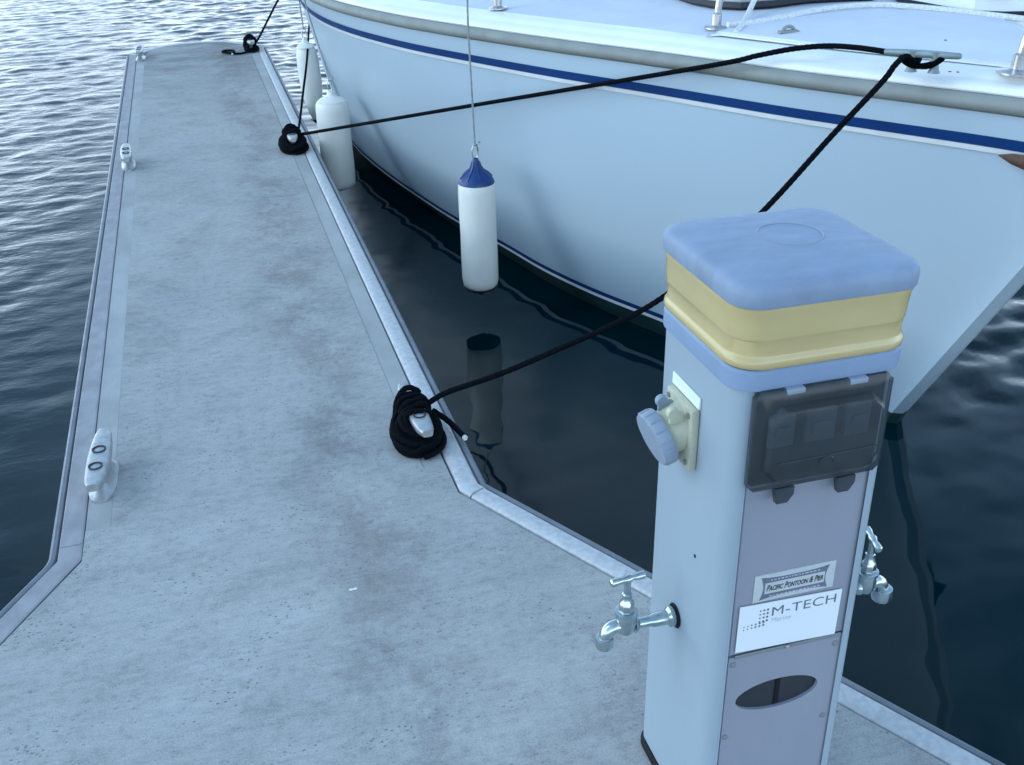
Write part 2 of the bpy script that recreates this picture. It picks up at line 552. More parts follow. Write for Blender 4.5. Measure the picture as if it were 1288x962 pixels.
A_ = (-1.548, 0.56); B_ = (-0.540, 2.32); C_ = (-0.548, 9.30)
D_ = (0.560, 9.20); E_ = (0.570, 2.32); F_ = (1.530, 0.56)
end_pts = [(-0.548, 9.30), (-0.42, 9.52), (-0.28, 9.66), (-0.10, 9.72), (0.10, 9.73), (0.28, 9.66), (0.42, 9.50), (0.560, 9.20)]

def sweep(bm, path, prof, inward=1):
    """sweep a (d, z) profile along a plan path; d is measured to the right of travel * inward"""
    n = len(path)
    P = [Vector((p[0], p[1])) for p in path]
    rings = []
    for i in range(n):
        t0 = (P[i] - P[i - 1]).normalized() if i > 0 else (P[1] - P[0]).normalized()
        t1 = (P[i + 1] - P[i]).normalized() if i < n - 1 else t0
        n0 = Vector((t0.y, -t0.x)); n1 = Vector((t1.y, -t1.x))
        m = (n0 + n1).normalized()
        s = 1 / max(0.3, m.dot(n0))
        rings.append([bm.verts.new((P[i].x + m.x * d * s * inward, P[i].y + m.y * d * s * inward, z)) for d, z in prof])
    k = len(prof)
    for i in range(n - 1):
        for j in range(k):
            bm.faces.new((rings[i][j], rings[i][(j + 1) % k], rings[i + 1][(j + 1) % k], rings[i + 1][j]))
    bm.faces.new(rings[0][::-1]); bm.faces.new(rings[-1])

pont = tag(empty("pontoon", (0, 5, 0)), "pale grey concrete finger pontoon with metal edging running out into the water", "pontoon")

# travelling A -> B -> C -> D -> E -> F the pontoon lies on the right hand
LIP = [(0.000, -0.016), (0.003, -0.008), (0.009, -0.004), (0.018, -0.006), (0.022, -0.014), (0.022, -0.12), (0.004, -0.12), (0.0, -0.10)]
BAND_R = [(0.0235, -0.020), (0.0255, -0.004), (0.032, 0.003), (0.052, 0.0055), (0.072, 0.0035), (0.0775, 0.0005), (0.0805, -0.004), (0.081, -0.10), (0.025, -0.10)]
BAND_L = [(0.024, -0.020), (0.025, -0.004), (0.028, 0.0), (0.074, 0.001), (0.078, 0.0015), (0.0815, 0.0005), (0.0818, -0.002), (0.0818, -0.10), (0.024, -0.10)]

def cut(p, q, s):      # pull p towards q by s metres
    v = Vector(q) - Vector(p)
    return tuple(Vector(p) + v.normalized() * s)

bcorner = arc_corner(A_, B_, C_, 0.10)
full = [A_] + bcorner + end_pts + [E_] + [F_]
bm = bmesh.new(); sweep(bm, full, LIP); part("rubber_strip", bm, M_LIP, pont)
bm = bmesh.new(); sweep(bm, [A_, B_, cut(B_, C_, 0.045)], BAND_L); part("edge_rail", bm, M_GALV_D, pont)
bm = bmesh.new(); sweep(bm, [cut(B_, C_, 0.0475), C_], BAND_L); r_ = part("edge_rail", bm, M_GALV_D, pont)
r_["label"] = "stained purplish grey edge rail"
bm = bmesh.new(); sweep(bm, [cut(end_pts[0], end_pts[1], 0.01)] + end_pts[1:-1] + [cut(end_pts[-1], end_pts[-2], 0.01)], BAND_L); part("edge_rail", bm, M_GALV, pont)
bm = bmesh.new(); sweep(bm, [D_, cut(E_, D_, 0.026)], BAND_R); part("edge_rail", bm, M_GALV, pont)
bm = bmesh.new(); sweep(bm, [cut(E_, F_, 0.024), F_], BAND_R); part("edge_rail", bm, M_GALV, pont)
# mitre pieces that close the corners
bm = bmesh.new(); sweep(bm, [cut(E_, D_, 0.022), E_, cut(E_, F_, 0.020)], [(d, z + 0.003 if z > -0.05 else z) for d, z in BAND_R]); part("corner_piece", bm, M_GALV, pont)

# centre slab, cast in one with the flare to the walkway
IN = 0.083
slab = [(-8, 0.50), (-8, -2.2), (8, -2.2), (8, 0.50), (F_[0] - IN * 1.14 + 0.035, 0.50)]
xl_, xr_ = -0.540 + IN, 0.567 - IN
MW = 0.062
end_in = [(0.56 - IN - MW - 0.0007, 9.14), (0.36, 9.42), (0.25, 9.57), (0.09, 9.645), (-0.09, 9.635), (-0.25, 9.575), (-0.36, 9.46), (-0.548 + IN + MW + 0.0007, 9.24)]
slab += [(xr_, 2.29), (xr_ - 0.001, 2.44), (xr_ - MW - 0.0007, 2.44)] + end_in + [(xl_ + MW + 0.0007, 2.42), (xl_ + 0.001, 2.42), (xl_, 2.29), (A_[0] + IN * 1.14 - 0.035, 0.50)]
bm = bmesh.new(); add_prism(bm, slab, -0.10, 0.0); deck_o = part("deck_slab", bm, M_CONC, pont, smooth=False)
for s in (-1, 1):
    bm = bmesh.new()
    if s < 0: poly = [(xl_ + 0.001, 2.4215), (xl_ + MW, 2.4215), (xl_ + MW - 0.0075, 9.2), (xl_ - 0.005, 9.22)]
    else: poly = [(xr_ - MW, 2.4415), (xr_ - 0.001, 2.4415), (xr_ - 0.007, 9.10), (xr_ - MW - 0.005, 9.10)]
    add_prism(bm, poly, -0.10, -0.0012)
    part("deck_margin", bm, M_MARGIN, pont, smooth=False)
bm = bmesh.new()
add_prism(bm, [(0.146, 1.975), (0.152, 1.973), (0.158, 1.975), (0.163, 1.973), (0.167, 1.978), (0.161, 1.981), (0.156, 1.979), (0.149, 1.981)], 0.0005, 0.0018)
part("paint_fleck", bm, M_SOCKW, pont, smooth=False)
# floats below
bm = bmesh.new()
add_prism(bm, [(-1.44, 0.54), (-0.50, 2.30), (-0.50, 9.2), (-0.36, 9.55), (0, 9.68), (0.36, 9.5), (0.52, 9.1), (0.53, 2.28), (1.43, 0.54)], -0.95, -0.11)
part("float", bm, M_CONC_SIDE, pont, smooth=False)
bm = bmesh.new(); add_box(bm, -8, 8, -2.2, 0.46, -0.95, -0.11); part("float", bm, M_CONC_SIDE, pont, smooth=False)
for x0, x1 in ((-8, A_[0]), (F_[0], 8)):
    bm = bmesh.new(); sweep(bm, [(x0, 0.56), (x1, 0.56)], LIP); part("rubber_strip", bm, M_LIP, pont)
    bm = bmesh.new(); sweep(bm, [(x0, 0.56), (x1, 0.56)], BAND_R); part("edge_rail", bm, M_GALV, pont)

# ------------------------------------------------------------------ dock cleats
def make_cleat():
    root = empty("dock_cleat")
    bm = bmesh.new()
    # top bar: a tapering bar with rounded ends, slightly drooping horns
    rings = []
    for k in range(15):
        t = -1 + 2 * k / 14
        y = 0.150 * t
        wv = 0.030 * (1 - 0.35 * abs(t) ** 2.2) * (1 if abs(t) < 0.97 else 0.75)
        hz = 0.017 * (1 - 0.35 * abs(t) ** 2)
        zc = 0.072 + 0.006 * abs(t) ** 2
        rings.append([(wv * math.copysign(abs(math.cos(a)) ** 0.55, math.cos(a)), y, zc + hz * math.copysign(abs(math.sin(a)) ** 0.55, math.sin(a))) for a in [2 * math.pi * j / 16 for j in range(16)]])
    loft(bm, rings)
    part("horn_bar", bm, M_ALU, root, local=True)
    bm = bmesh.new()
    rings = []
    for z, lx, ly in ((0.0, 0.036, 0.105), (0.010, 0.036, 0.105), (0.016, 0.028, 0.092), (0.035, 0.021, 0.068), (0.058, 0.023, 0.072)):
        rings.append([(lx * math.copysign(abs(math.cos(a)) ** 0.7, math.cos(a)), ly * math.copysign(abs(math.sin(a)) ** 0.7, math.sin(a)), z) for a in [2 * math.pi * j / 24 for j in range(24)]])
    loft(bm, rings)
    part("base", bm, M_ALU, root, local=True)
    for y in (-0.058, 0.030):
        bm = bmesh.new()
        add_lathe(bm, [(0.017, 0.0850), (0.019, 0.0915), (0.015, 0.0915), (0.0145, 0.086), (0.001, 0.086)], 18, Matrix.Translation((0, y, 0)))
        b = part("bolt_recess", bm, M_HOLE, root, local=True)
        bm = bmesh.new()
        add_lathe(bm, [(0.010, 0.0855), (0.010, 0.0885), (0.007, 0.0895), (0.001, 0.0895)], 6, Matrix.Translation((0, y, 0)))
        part("bolt", bm, M_ALU, b, local=True)
    return root

cleat_spots = [
    (-0.420, 2.650, "bare silver cleat on the left pontoon edge, nearest the camera"),
    (-0.440, 5.900, "bare silver cleat halfway along the left pontoon edge, between two others"),
    (-0.430, 9.080, "small bare cleat at the far left corner of the pontoon end"),
    (0.445, 2.640, "silver cleat under the nearest and largest black rope coil"),
    (0.438, 5.960, "silver cleat wrapped by black rope beside the two white fenders"),
    (0.430, 9.130, "silver cleat wrapped by black rope at the far right corner of the pontoon"),
]
cl0 = make_cleat()
CLEATS = []
for i, (x, y, lab) in enumerate(cleat_spots):
    c = cl0 if i == 0 else copy_tree(cl0)
    c.location = (x, y, -0.003)
    c.rotation_euler = (0, 0, R(2 if i % 2 else -3))
    tag(c, lab, "cleat", "cleats along the pontoon edges")
    CLEATS.append(c)

# ------------------------------------------------------------------ sailing boat
CX = 2.30
SHEER = [(2.10, 0.0), (2.42, 0.140), (2.735, 0.318), (3.04, 0.487), (3.52, 0.714), (4.01, 0.962), (4.66, 1.255), (5.03, 1.398), (5.61, 1.560), (6.15, 1.640), (6.7, 1.660), (7.2, 1.640), (8.0, 1.55), (9.0, 1.38), (10.2, 1.10)]
BOOT = [(2.88, 0.0), (3.30, 0.285), (3.89, 0.560), (4.23, 0.715), (4.59, 0.840), (4.97, 0.935), (5.45, 1.070), (5.94, 1.175), (6.5, 1.275), (7.13, 1.350), (7.8, 1.35), (8.6, 1.22), (9.8, 0.85)]
ZB = -0.355
zboot = lambda u: ZB - 0.055 * max(0.0, 1 - u / 0.14) ** 1.5
zsheer = lambda y: 0.81 - 0.02 * (y - 2.0)
Y0S, Y1S, Y0B, Y1B = 2.10, 10.2, 2.88, 9.8
NU = 90

def hull_pt(u, z):
    ys = Y0S + u * (Y1S - Y0S); yb = Y0B + u * (Y1B - Y0B)
    zt = zsheer(ys)
    zb = zboot(u)
    hs = max(0.0, interp(ys, SHEER)); hb = max(0.0, interp(yb, BOOT))
    v = (z - zb) / (zt - zb)
    bul = 0.045 * math.sin(math.pi * max(0, min(1, v))) * min(1, u * 6) * (1 - 0.9 * min(1, max(0, (u - 0.25) / 0.3)))
    h = hb + (hs - hb) * v + bul
    y = yb + (ys - yb) * v
    # a softly rounded stem
    r = 0.035
    h = math.sqrt(h * h + r * r * (1 - min(1, u * 8)) ** 2) if u > 0 else 0.0
    return h, y

def u_of_sheer(y): return (y - Y0S) / (Y1S - Y0S)
US = [((k / NU) ** 1.35) for k in range(NU + 1)]

boat = tag(empty("sailing_boat", (CX, 6.0, WZ)), "white sailing boat with navy stripes moored along the right side of the pontoon", "boat")

def hull_strip(off, dz_top, dz_bot, rel, bm, sides=(-1, 1), nz=1, umax=1.0):
    """strip following the hull between two heights, relative to sheer or boot line, offset outwards"""
    for s in sides:
        grid = []
        for u in US:
            if u > umax: break
            ys = Y0S + u * (Y1S - Y0S)
            ref = zsheer(ys) if rel == 'sheer' else zboot(u)
            if rel == 'boot' and u < 0.075: continue
            col = []
            for j in range(nz + 1):
                z = ref + dz_top + (dz_bot - dz_top) * j / nz
                h, y = hull_pt(u, z)
                col.append(Vector((CX + s * (h + off), y - (off if u < 0.02 else off * 0.4), z)))
            grid.append(col)
        V = [[bm.verts.new(p) for p in c] for c in grid]
        for i in range(len(V) - 1):
            for j in range(nz):
                try: bm.faces.new((V[i][j], V[i + 1][j], V[i + 1][j + 1], V[i][j + 1]))
                except ValueError: pass

# hull shell
bm = bmesh.new()
NZ = 22
for s in (-1, 1):
    grid = []
    for u in US:
        ys = Y0S + u * (Y1S - Y0S)
        zt = zsheer(ys)
        grid.append([bm.verts.new((CX + s * hull_pt(u, zboot(u) + (zt - zboot(u)) * j / NZ)[0], hull_pt(u, zboot(u) + (zt - zboot(u)) * j / NZ)[1], zboot(u) + (zt - zboot(u)) * j / NZ)) for j in range(NZ + 1)])
    for i in range(len(grid) - 1):
        for j in range(NZ):
            bm.faces.new((grid[i][j], grid[i][j + 1], grid[i + 1][j + 1], grid[i + 1][j]))
    # half of the transom
    last = grid[-1]
    mid = [bm.verts.new((CX, v.co.y, v.co.z)) for v in last]
    for j in range(NZ):
        bm.faces.new((last[j], last[j + 1], mid[j + 1], mid[j]))
bmesh.ops.remove_doubles(bm, verts=bm.verts, dist=0.0005)
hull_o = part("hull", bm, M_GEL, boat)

# underwater body
bm = bmesh.new()
for s in (-1, 1):
    grid = []
    for u in US:
        h, y = hull_pt(u, zboot(u))
        col = []
        for j, (fh, dz) in enumerate(((1, 0), (0.965, -0.07), (0.90, -0.15), (0.72, -0.32), (0.35, -0.48), (0.0, -0.55))):
            col.append(bm.verts.new((CX + s * h * fh, y + 0.45 * (-dz) * (1 - u), zboot(u) + dz)))
        grid.append(col)
    for i in range(len(grid) - 1):
        for j in range(5):
            bm.faces.new((grid[i][j], grid[i + 1][j], grid[i + 1][j + 1], grid[i][j + 1]))
    last = grid[-1]
    bm.faces.new(last + [bm.verts.new((CX, last[0].co.y, ZB))])
bmesh.ops.remove_doubles(bm, verts=bm.verts, dist=0.0005)
part("antifouled_bottom", bm, M_ANTI, boat)

bm = bmesh.new(); hull_strip(0.003, -0.068, -0.100, 'sheer', bm, nz=2); part("stripe", bm, M_BLUE, boat)
bm = bmesh.new()
hull_strip(0.006, -0.1005, -0.116, 'sheer', bm, nz=1); hull_strip(0.0, -0.1175, -0.1176, 'sheer', bm)
part("white_ridge", bm, M_STRIPE, boat)
bm = bmesh.new(); hull_strip(0.003, 0.024, 0.001, 'boot', bm); part("boot_stripe", bm, M_BLUE, boat)
bm = bmesh.new(); hull_strip(0.0035, 0.0005, -0.016, 'boot', bm); part("boot_stripe", bm, M_STRIPE, boat)["label"] = "thin white boot stripe under the navy one"

# sheer path with inward normals
def sheer_path(s):
    P = []
    for u in US:
        ys = Y0S + u * (Y1S - Y0S)
        P.append(Vector((CX + s * max(0.0, interp(ys, SHEER)), ys, zsheer(ys))))
    out = []
    for i, p in enumerate(P):
        a = P[max(0, i - 1)]; b = P[min(len(P) - 1, i + 1)]
        t = (b - a); t.z = 0; t.normalize()
        n = Vector((t.y, -t.x, 0)) * (-s)
        if n.x * -s < 0: n = -n
        out.append((p, n))
    return out

def gun_sweep(bm, prof, closed=True):
    for s in (-1, 1):
        rings = []
        for p, n in sheer_path(s):
            ring = []
            for d, z in prof:
                q = p + n * d
                if (q.x - CX) * s < 0: q.x = CX
                q.z = p.z + z
                ring.append(bm.verts.new(q))
            rings.append(ring)
        k = len(prof)
        for i in range(len(rings) - 1):
            for j in range(k if closed else k - 1):
                bm.faces.new((rings[i][j], rings[i][(j + 1) % k], rings[i + 1][(j + 1) % k], rings[i + 1][j]))

RAILP = [(0.004, 0.0)] + [(-0.026 * math.cos(R(a)) + 0.002, 0.025 + 0.025 * math.sin(R(a))) for a in (-70, -35, 0, 35, 70)] + [(0.004, 0.05)]
bm = bmesh.new(); gun_sweep(bm, RAILP); part("rub_rail", bm, M_RAIL, boat)
GUN = [(0.004, 0.051), (0.001, 0.056), (0.003, 0.066), (0.012, 0.074), (0.035, 0.080), (0.042, 0.083), (0.050, 0.092), (0.058, 0.097), (0.105, 0.103), (0.116, 0.104), (0.124, 0.1005)]
bm = bmesh.new(); gun_sweep(bm, GUN, closed=False); part("gunwale", bm, M_GELTOP, boat)

def deck_z(x, y):
    hb = max(0.05, interp(y, SHEER))
    r = min(1.0, abs(x - CX) / hb)
    return zsheer(y) + 0.1005 + 0.045 * (1 - r * r) * min(1.0, hb)

bm = bmesh.new()
rows = []
sp = [(p, n) for p, n in sheer_path(-1)]
for p, n in sp:
    q = p + n * 0.123
    hw = max(0.0, CX - q.x)
    rows.append([bm.verts.new((CX + hw * t, q.y, deck_z(CX + hw * t, q.y) if abs(t) < 1 else p.z + 0.1005)) for t in [-1 + k / 8 for k in range(17)]])
for i in range(len(rows) - 1):
    for j in range(16):
        bm.faces.new((rows[i][j], rows[i + 1][j], rows[i + 1][j + 1], rows[i][j + 1]))
bmesh.ops.remove_doubles(bm, verts=bm.verts, dist=0.0004)
part("deck", bm, M_DECK, boat)

# raised non-skid foredeck panel with a white moulded border and an arched rear edge
def arc_y(t): return 3.46 + 0.10 * (1 - t * t) - 0.20 * max(0, t) ** 2
def panel(bm, grow, dz):
    rows = []
    for k in range(25):
        t = -1 + 2 * k / 24
        x = CX + t * 0.60
        ya = arc_y(t) + grow
        row = []
        for j in range(13):
            f = j / 12
            y_front = 2.25
            # front limit follows the gunwale
            yy = None
            lo, hi = 2.15, ya
            for _ in range(24):
                mid_ = (lo + hi) / 2
                if interp(mid_, SHEER) - 0.145 + grow > abs(x - CX): hi = mid_
                else: lo = mid_
            y_front = hi
            y = y_front + (ya - y_front) * f
            row.append(bm.verts.new((x, y, deck_z(x, y) + dz)))
        rows.append(row)
    for i in range(len(rows) - 1):
        for j in range(12):
            bm.faces.new((rows[i][j], rows[i][j + 1], rows[i + 1][j + 1], rows[i + 1][j]))
    r = bmesh.ops.extrude_face_region(bm, geom=list(bm.faces))
    for v in [g for g in r["geom"] if isinstance(g, bmesh.types.BMVert)]:
        v.co.z -= dz + 0.002
bm = bmesh.new(); panel(bm, 0.014, 0.004); part("panel_border", bm, M_GELTOP, boat)
bm = bmesh.new(); panel(bm, 0.0, 0.009); part("foredeck_panel", bm, M_PANEL, boat)

# coachroof, aft of the frame
bm = bmesh.new()
rings = []
for z, g in ((0.0, 0.0), (0.18, 0.05), (0.25, 0.12), (0.27, 0.2)):
    rings.append([(x, y, 0.80 + z) for x, y in rrect(CX - 0.85 + g, CX + 0.85 - g, 5.9 + g * 1.6, 8.6 - g, 0.3)])
loft(bm, rings)
cr = part("coachroof", bm, M_GELTOP, boat)

# stanchions: base plate, socket and a raked tube
def stanchion(x, y, lean, hgt=0.55, big=False):
    z = deck_z(x, y) + 0.003
    bm = bmesh.new()
    add_tube(bm, [(x, y, z + 0.02), (x + lean[0] * hgt, y + lean[1] * hgt, z + hgt)], 0.0125, 12)
    st = part("stanchion", bm, M_STEEL, boat)
    bm = bmesh.new()
    m = axis_mat((x, y, z - 0.004), (lean[0] * 0.3, lean[1] * 0.3, 1))
    s_ = 1.35 if big else 1.0
    add_lathe(bm, [(0.040 * s_, 0), (0.040 * s_, 0.005), (0.022 * s_, 0.009), (0.018, 0.013), (0.018, 0.05), (0.013, 0.056)], 16, m)
    part("stanchion_base", bm, M_STEEL, st)
stanchion(1.252, 4.530, (-0.10, 0.05))
stanchion(1.785, 3.560, (0.10, -0.05))
stanchion(2.185, 2.500, (0.10, -0.10), big=True)

# small deck eye
bm = bmesh.new()
ex, ey = 1.925, 3.30
ez = deck_z(ex, ey) + 0.008
add_box(bm, ex - 0.036, ex + 0.036, ey - 0.012, ey + 0.012, ez, ez + 0.009, 0.003)
add_tube(bm, [(ex + 0.02 * math.cos(a), ey, ez + 0.008 + 0.013 * math.sin(a)) for a in [math.pi * k / 10 for k in range(11)]], 0.006, 8)
part("deck_eye", bm, M_RAIL, boat)

# mooring cleat on the bow, long horns
ca, cb = Vector((1.915, 2.735, 0.944)), Vector((2.055, 2.575, 0.947))
cdir = (cb - ca).normalized()
cc = (ca + cb) / 2
bm = bmesh.new()
add_tube(bm, [ca + (cb - ca) * t for t in (0, 0.03, 0.3, 0.5, 0.7, 0.97, 1)], [0.006, 0.009, 0.011, 0.0115, 0.011, 0.009, 0.006], 12)
for t in (0.38, 0.68):
    p = ca + (cb - ca) * t
    add_lathe(bm, [(0.018, -0.006), (0.013, 0.004), (0.010, 0.02), (0.012, 0.042), (0.014, 0.052)], 12, Matrix.Translation((p.x, p.y, deck_z(p.x, p.y) + 0.004)))
part("mooring_cleat", bm, M_CLEATB, boat)
# deck screws near the cleat
for x, y in ((2.02, 2.60), (2.035, 2.585), (1.975, 2.665), (2.26, 2.95)):
    bm = bmesh.new()
    add_lathe(bm, [(0.005, 0.0), (0.004, 0.0015)], 8, Matrix.Translation((x, y - 0.03, deck_z(x, y) + 0.010)))
    part("screw", bm, M_RUST, boat)

# ------------------------------------------------------------------ things on the boat's deck
def rope_mesh(bm, pts, rad, n=8, seg=9):
    P = catmull(pts, n)
    add_tube(bm, P, rad, seg)

# white rope lying on the foredeck behind the panel
def on_deck(x, y, h): return (x, y, deck_z(x, y) + h)
bm = bmesh.new()
rope_mesh(bm, [on_deck(1.80, 3.50, 0.02), on_deck(1.88, 3.50, 0.014), on_deck(2.05, 3.535, 0.014), on_deck(2.22, 3.565, 0.020), on_deck(2.42, 3.56, 0.022), on_deck(2.58, 3.46, 0.018), on_deck(2.72, 3.30, 0.015), on_deck(2.86, 3.10, 0.014)], 0.011)
tag(part("rope", bm, M_WROPE), "long white braided rope lying along the arched edge of the boat's foredeck", "rope")
bm = bmesh.new()
rope_mesh(bm, [on_deck(1.79, 3.42, 0.012), on_deck(1.86, 3.50, 0.016), on_deck(1.97, 3.66, 0.030), on_deck(2.08, 3.79, 0.10), on_deck(2.18, 3.92, 0.22), (2.30, 4.08, 1.24)], 0.010)
tag(part("rope", bm, M_WROPE), "short white rope rising from beside the stanchion foot on the boat deck", "rope")

# upturned grey dinghy and a pale box further in, only their lower edges show in the photograph
dg = tag(empty("dinghy", (2.2, 4.15, 0.93)), "grey white upturned dinghy over a dark shadow gap lying on the boat deck", "dinghy")
def dinghy_ring(y_s, scale, z): return
bm = bmesh.new()
rings = []
outl = [(1.905, 4.16), (1.90, 4.02), (1.93, 3.88), (2.0, 3.79), (2.12, 3.765), (2.30, 3.80), (2.46, 3.79), (2.58, 3.78), (2.60, 3.84), (2.56, 4.1), (2.5, 4.6), (2.3, 4.9), (2.05, 4.7)]
cxd, cyd = 2.24, 4.2
def sc_out(s, z): return [(cxd + (x - cxd) * s, cyd + (y - cyd) * s, deck_z(x, y) + z) for x, y in outl]
loft(bm, [sc_out(0.97, 0.002), sc_out(1.0, 0.012), sc_out(1.0, 0.03)]); part("shadow_gap_strip", bm, M_FENDK, dg)  # black strip stands in for the shadow gap under the dinghy
bm = bmesh.new(); loft(bm, [sc_out(0.985, 0.031), sc_out(1.0, 0.05), sc_out(0.99, 0.12), sc_out(0.92, 0.22), sc_out(0.75, 0.30), sc_out(0.4, 0.33)]); part("hull", bm, M_DINGHY, dg)

hb = tag(empty("deck_box", (2.85, 3.5, 0.92)), "white moulded deck box with a dark grey vent on the foredeck", "deck box")
outl2 = [(2.62, 3.70), (2.66, 3.46), (2.70, 3.36), (2.80, 3.33), (3.05, 3.30), (3.2, 3.5), (3.1, 3.9), (2.75, 3.95)]
def so2(s, z): return [(2.86 + (x - 2.86) * s, 3.6 + (y - 3.6) * s, deck_z(x, y) + z) for x, y in outl2]
bm = bmesh.new(); loft(bm, [so2(0.98, 0.001), so2(1.0, 0.008), so2(1.0, 0.022)]); part("seal", bm, M_FENDK, hb)
bm = bmesh.new(); loft(bm, [so2(1.0, 0.0225), so2(0.99, 0.09), so2(0.94, 0.14), so2(0.7, 0.16)]); part("body", bm, M_GELTOP, hb)
bm = bmesh.new(); add_box(bm, 2.73, 2.82, 3.315, 3.335, 0.965, 0.992, 0.004); part("vent", bm, M_FENDK, hb)

# anchor at the bow: only a fluke tip reaches into the picture
an = tag(empty("anchor", (2.2, 2.3, 0.68)), "rusty brown anchor fluke tip against the bow at the right edge of the photo", "anchor")
bm = bmesh.new()
tip = Vector((2.135, 2.450, 0.690))
tail = Vector((2.235, 2.22, 0.672))
dv = tail - tip
rings = []
for t, hw, th in ((0.0, 0.002, 0.002), (0.15, 0.015, 0.006), (0.45, 0.026, 0.010), (0.8, 0.024, 0.013), (1.0, 0.014, 0.013)):
    p = tip + dv * t
    rings.append([(p.x - th, p.y, p.z - 0.3 * hw), (p.x, p.y, p.z - hw), (p.x + th, p.y, p.z), (p.x, p.y, p.z + hw), (p.x - th, p.y, p.z + 0.3 * hw)])
loft(bm, rings); part("fluke", bm, M_RUST, an)
bm = bmesh.new(); add_tube(bm, [(2.235, 2.225, 0.675), (2.28, 2.04, 0.80), (2.30, 2.05, 0.93), (2.30, 2.45, 0.99)], 0.014, 10); part("shank", bm, M_RUST, an)

# ------------------------------------------------------------------ fenders
def fender(x, y, ztop, zbot, rad, kind, label, string_pts, tilt=(0, 0), taper=None):
    """ztop, zbot: ends of the white cylinder"""
    root = empty("fender", (x, y, ztop))
    tag(root, label, "fender", "fenders hanging along the boat's side")
    L = ztop - zbot
    rot_ = Matrix.Rotation(tilt[0], 4, 'X') @ Matrix.Rotation(tilt[1], 4, 'Y')
    m = Matrix.Translation((x, y, ztop)) @ rot_
    bm = bmesh.new()
    prof = [(rad * 0.55, -L - 0.004), (rad * 0.80, -L + 0.002), (rad * 0.95, -L + 0.018), (rad, -L + 0.045), (rad * 1.005, -L * 0.7), (rad * 0.985, -L * 0.5), (rad * 1.0, -L * 0.3), (rad, -0.05), (rad * 0.97, -0.022), (rad * 0.88, -0.004)]
    if taper:
        prof = [(rad * 0.30, -L), (rad * 0.52, -L + 0.04), (rad * 0.80, -L + 0.11), (rad * 0.97, -L + 0.2), (rad, -L * 0.5), (rad, -0.10), (rad * 0.95, -0.05), (rad * 0.80, -0.012), (rad * 0.55, 0.006)]
    add_lathe(bm, prof, 32, m); part("body", bm, M_FEND, root)
    capm = {'blue': M_FENDB, 'white': M_FEND, 'black': M_FENDK}[kind]
    for sgn, zc in ((1, 0.0), (-1, -L)):
        cm = m @ Matrix.Translation((0, 0, zc)) @ (Matrix.Rotation(math.pi, 4, 'X') @ Matrix.Diagonal((1, 1, 0.40, 1)) if sgn < 0 else Matrix.Identity(4))
        bm = bmesh.new()
        if kind == 'blue':
            pr = [(rad * 0.97, -0.016), (rad * 0.95, -0.006), (rad * 0.86, 0.008), (rad * 0.66, 0.026), (rad * 0.40, 0.042), (rad * 0.27, 0.058), (rad * 0.20, 0.078), (rad * 0.15, 0.092), (rad * 0.06, 0.096)]
            mt = capm if sgn > 0 else M_FENDK
        elif sgn > 0:
            pr = [(rad * 0.86, -0.003), (rad * 0.70, 0.010), (rad * 0.42, 0.020), (rad * 0.26, 0.030), (rad * 0.20, 0.052), (rad * 0.10, 0.058)]
            mt = M_FEND
        else:
            pr = [(rad * 0.55, -0.002), (rad * 0.42, 0.012), (rad * 0.26, 0.030), (rad * 0.20, 0.055), (rad * 0.08, 0.062)]
            mt = M_FENDK if taper else M_FEND
        add_lathe(bm, pr, 24, cm)
        if kind == 'blue':      # moulded ribs on the cone
            for k in range(8):
                a = math.pi * k / 4
                add_tube(bm, [cm @ Vector((r_ * 1.01 * math.cos(a), r_ * 1.01 * math.sin(a), z_)) for r_, z_ in pr[2:7]], 0.0035, 6)
        part("end_cap", bm, mt, root)
    # shackle and hanging cord
    top = m @ Vector((0, 0, 0.09 if kind == 'blue' else 0.05))
    bm = bmesh.new()
    lp = [top + Vector((0.013 * math.cos(a), 0, 0.030 + 0.036 * math.sin(a))) for a in [math.pi * 2 * k / 14 for k in range(15)]]
    add_tube(bm, lp, 0.0035, 6)
    add_tube(bm, [top + Vector((-0.004, 0, 0.06)), top + Vector((0.012, -0.004, 0.066)), top + Vector((0.016, 0, 0.074)), top + Vector((0.024, 0.0, 0.070))], 0.0035, 6)
    part("eye_loop", bm, M_STEEL, root)
    bm = bmesh.new()
    add_tube(bm, catmull([tuple(top + Vector((0, 0, 0.062)))] + string_pts, 6), 0.0042, 8)
    part("cord", bm, M_CORD, root)
    return root

fender(1.093, 4.40, 0.184, -0.325, 0.083, 'blue', "white cylinder fender with navy blue end caps hanging against the middle of the hull",
       [(1.090, 4.40, 0.55), (1.084, 4.39, 0.80), (1.083, 4.385, 0.87), (1.088, 4.385, 1.10), (1.09, 4.385, 1.35)])
fender(0.690, 6.10, 0.205, -0.300, 0.094, 'white', "plain white rounded fender beside the pontoon edge, just behind the taut black rope",
       [(0.672, 6.20, 0.45), (0.640, 6.27, 0.62), (0.622, 6.31, 0.74), (0.635, 6.32, 0.80), (0.68, 6.35, 1.2)])
fender(0.668, 7.02, 0.352, -0.110, 0.070, 'white', "slim white fender with a tapered lower end, farthest along the hull",
       [(0.664, 7.02, 0.55), (0.660, 7.02, 0.70), (0.66, 7.02, 0.80), (0.68, 7.02, 1.2)], tilt=(0, R(-2)), taper=True)

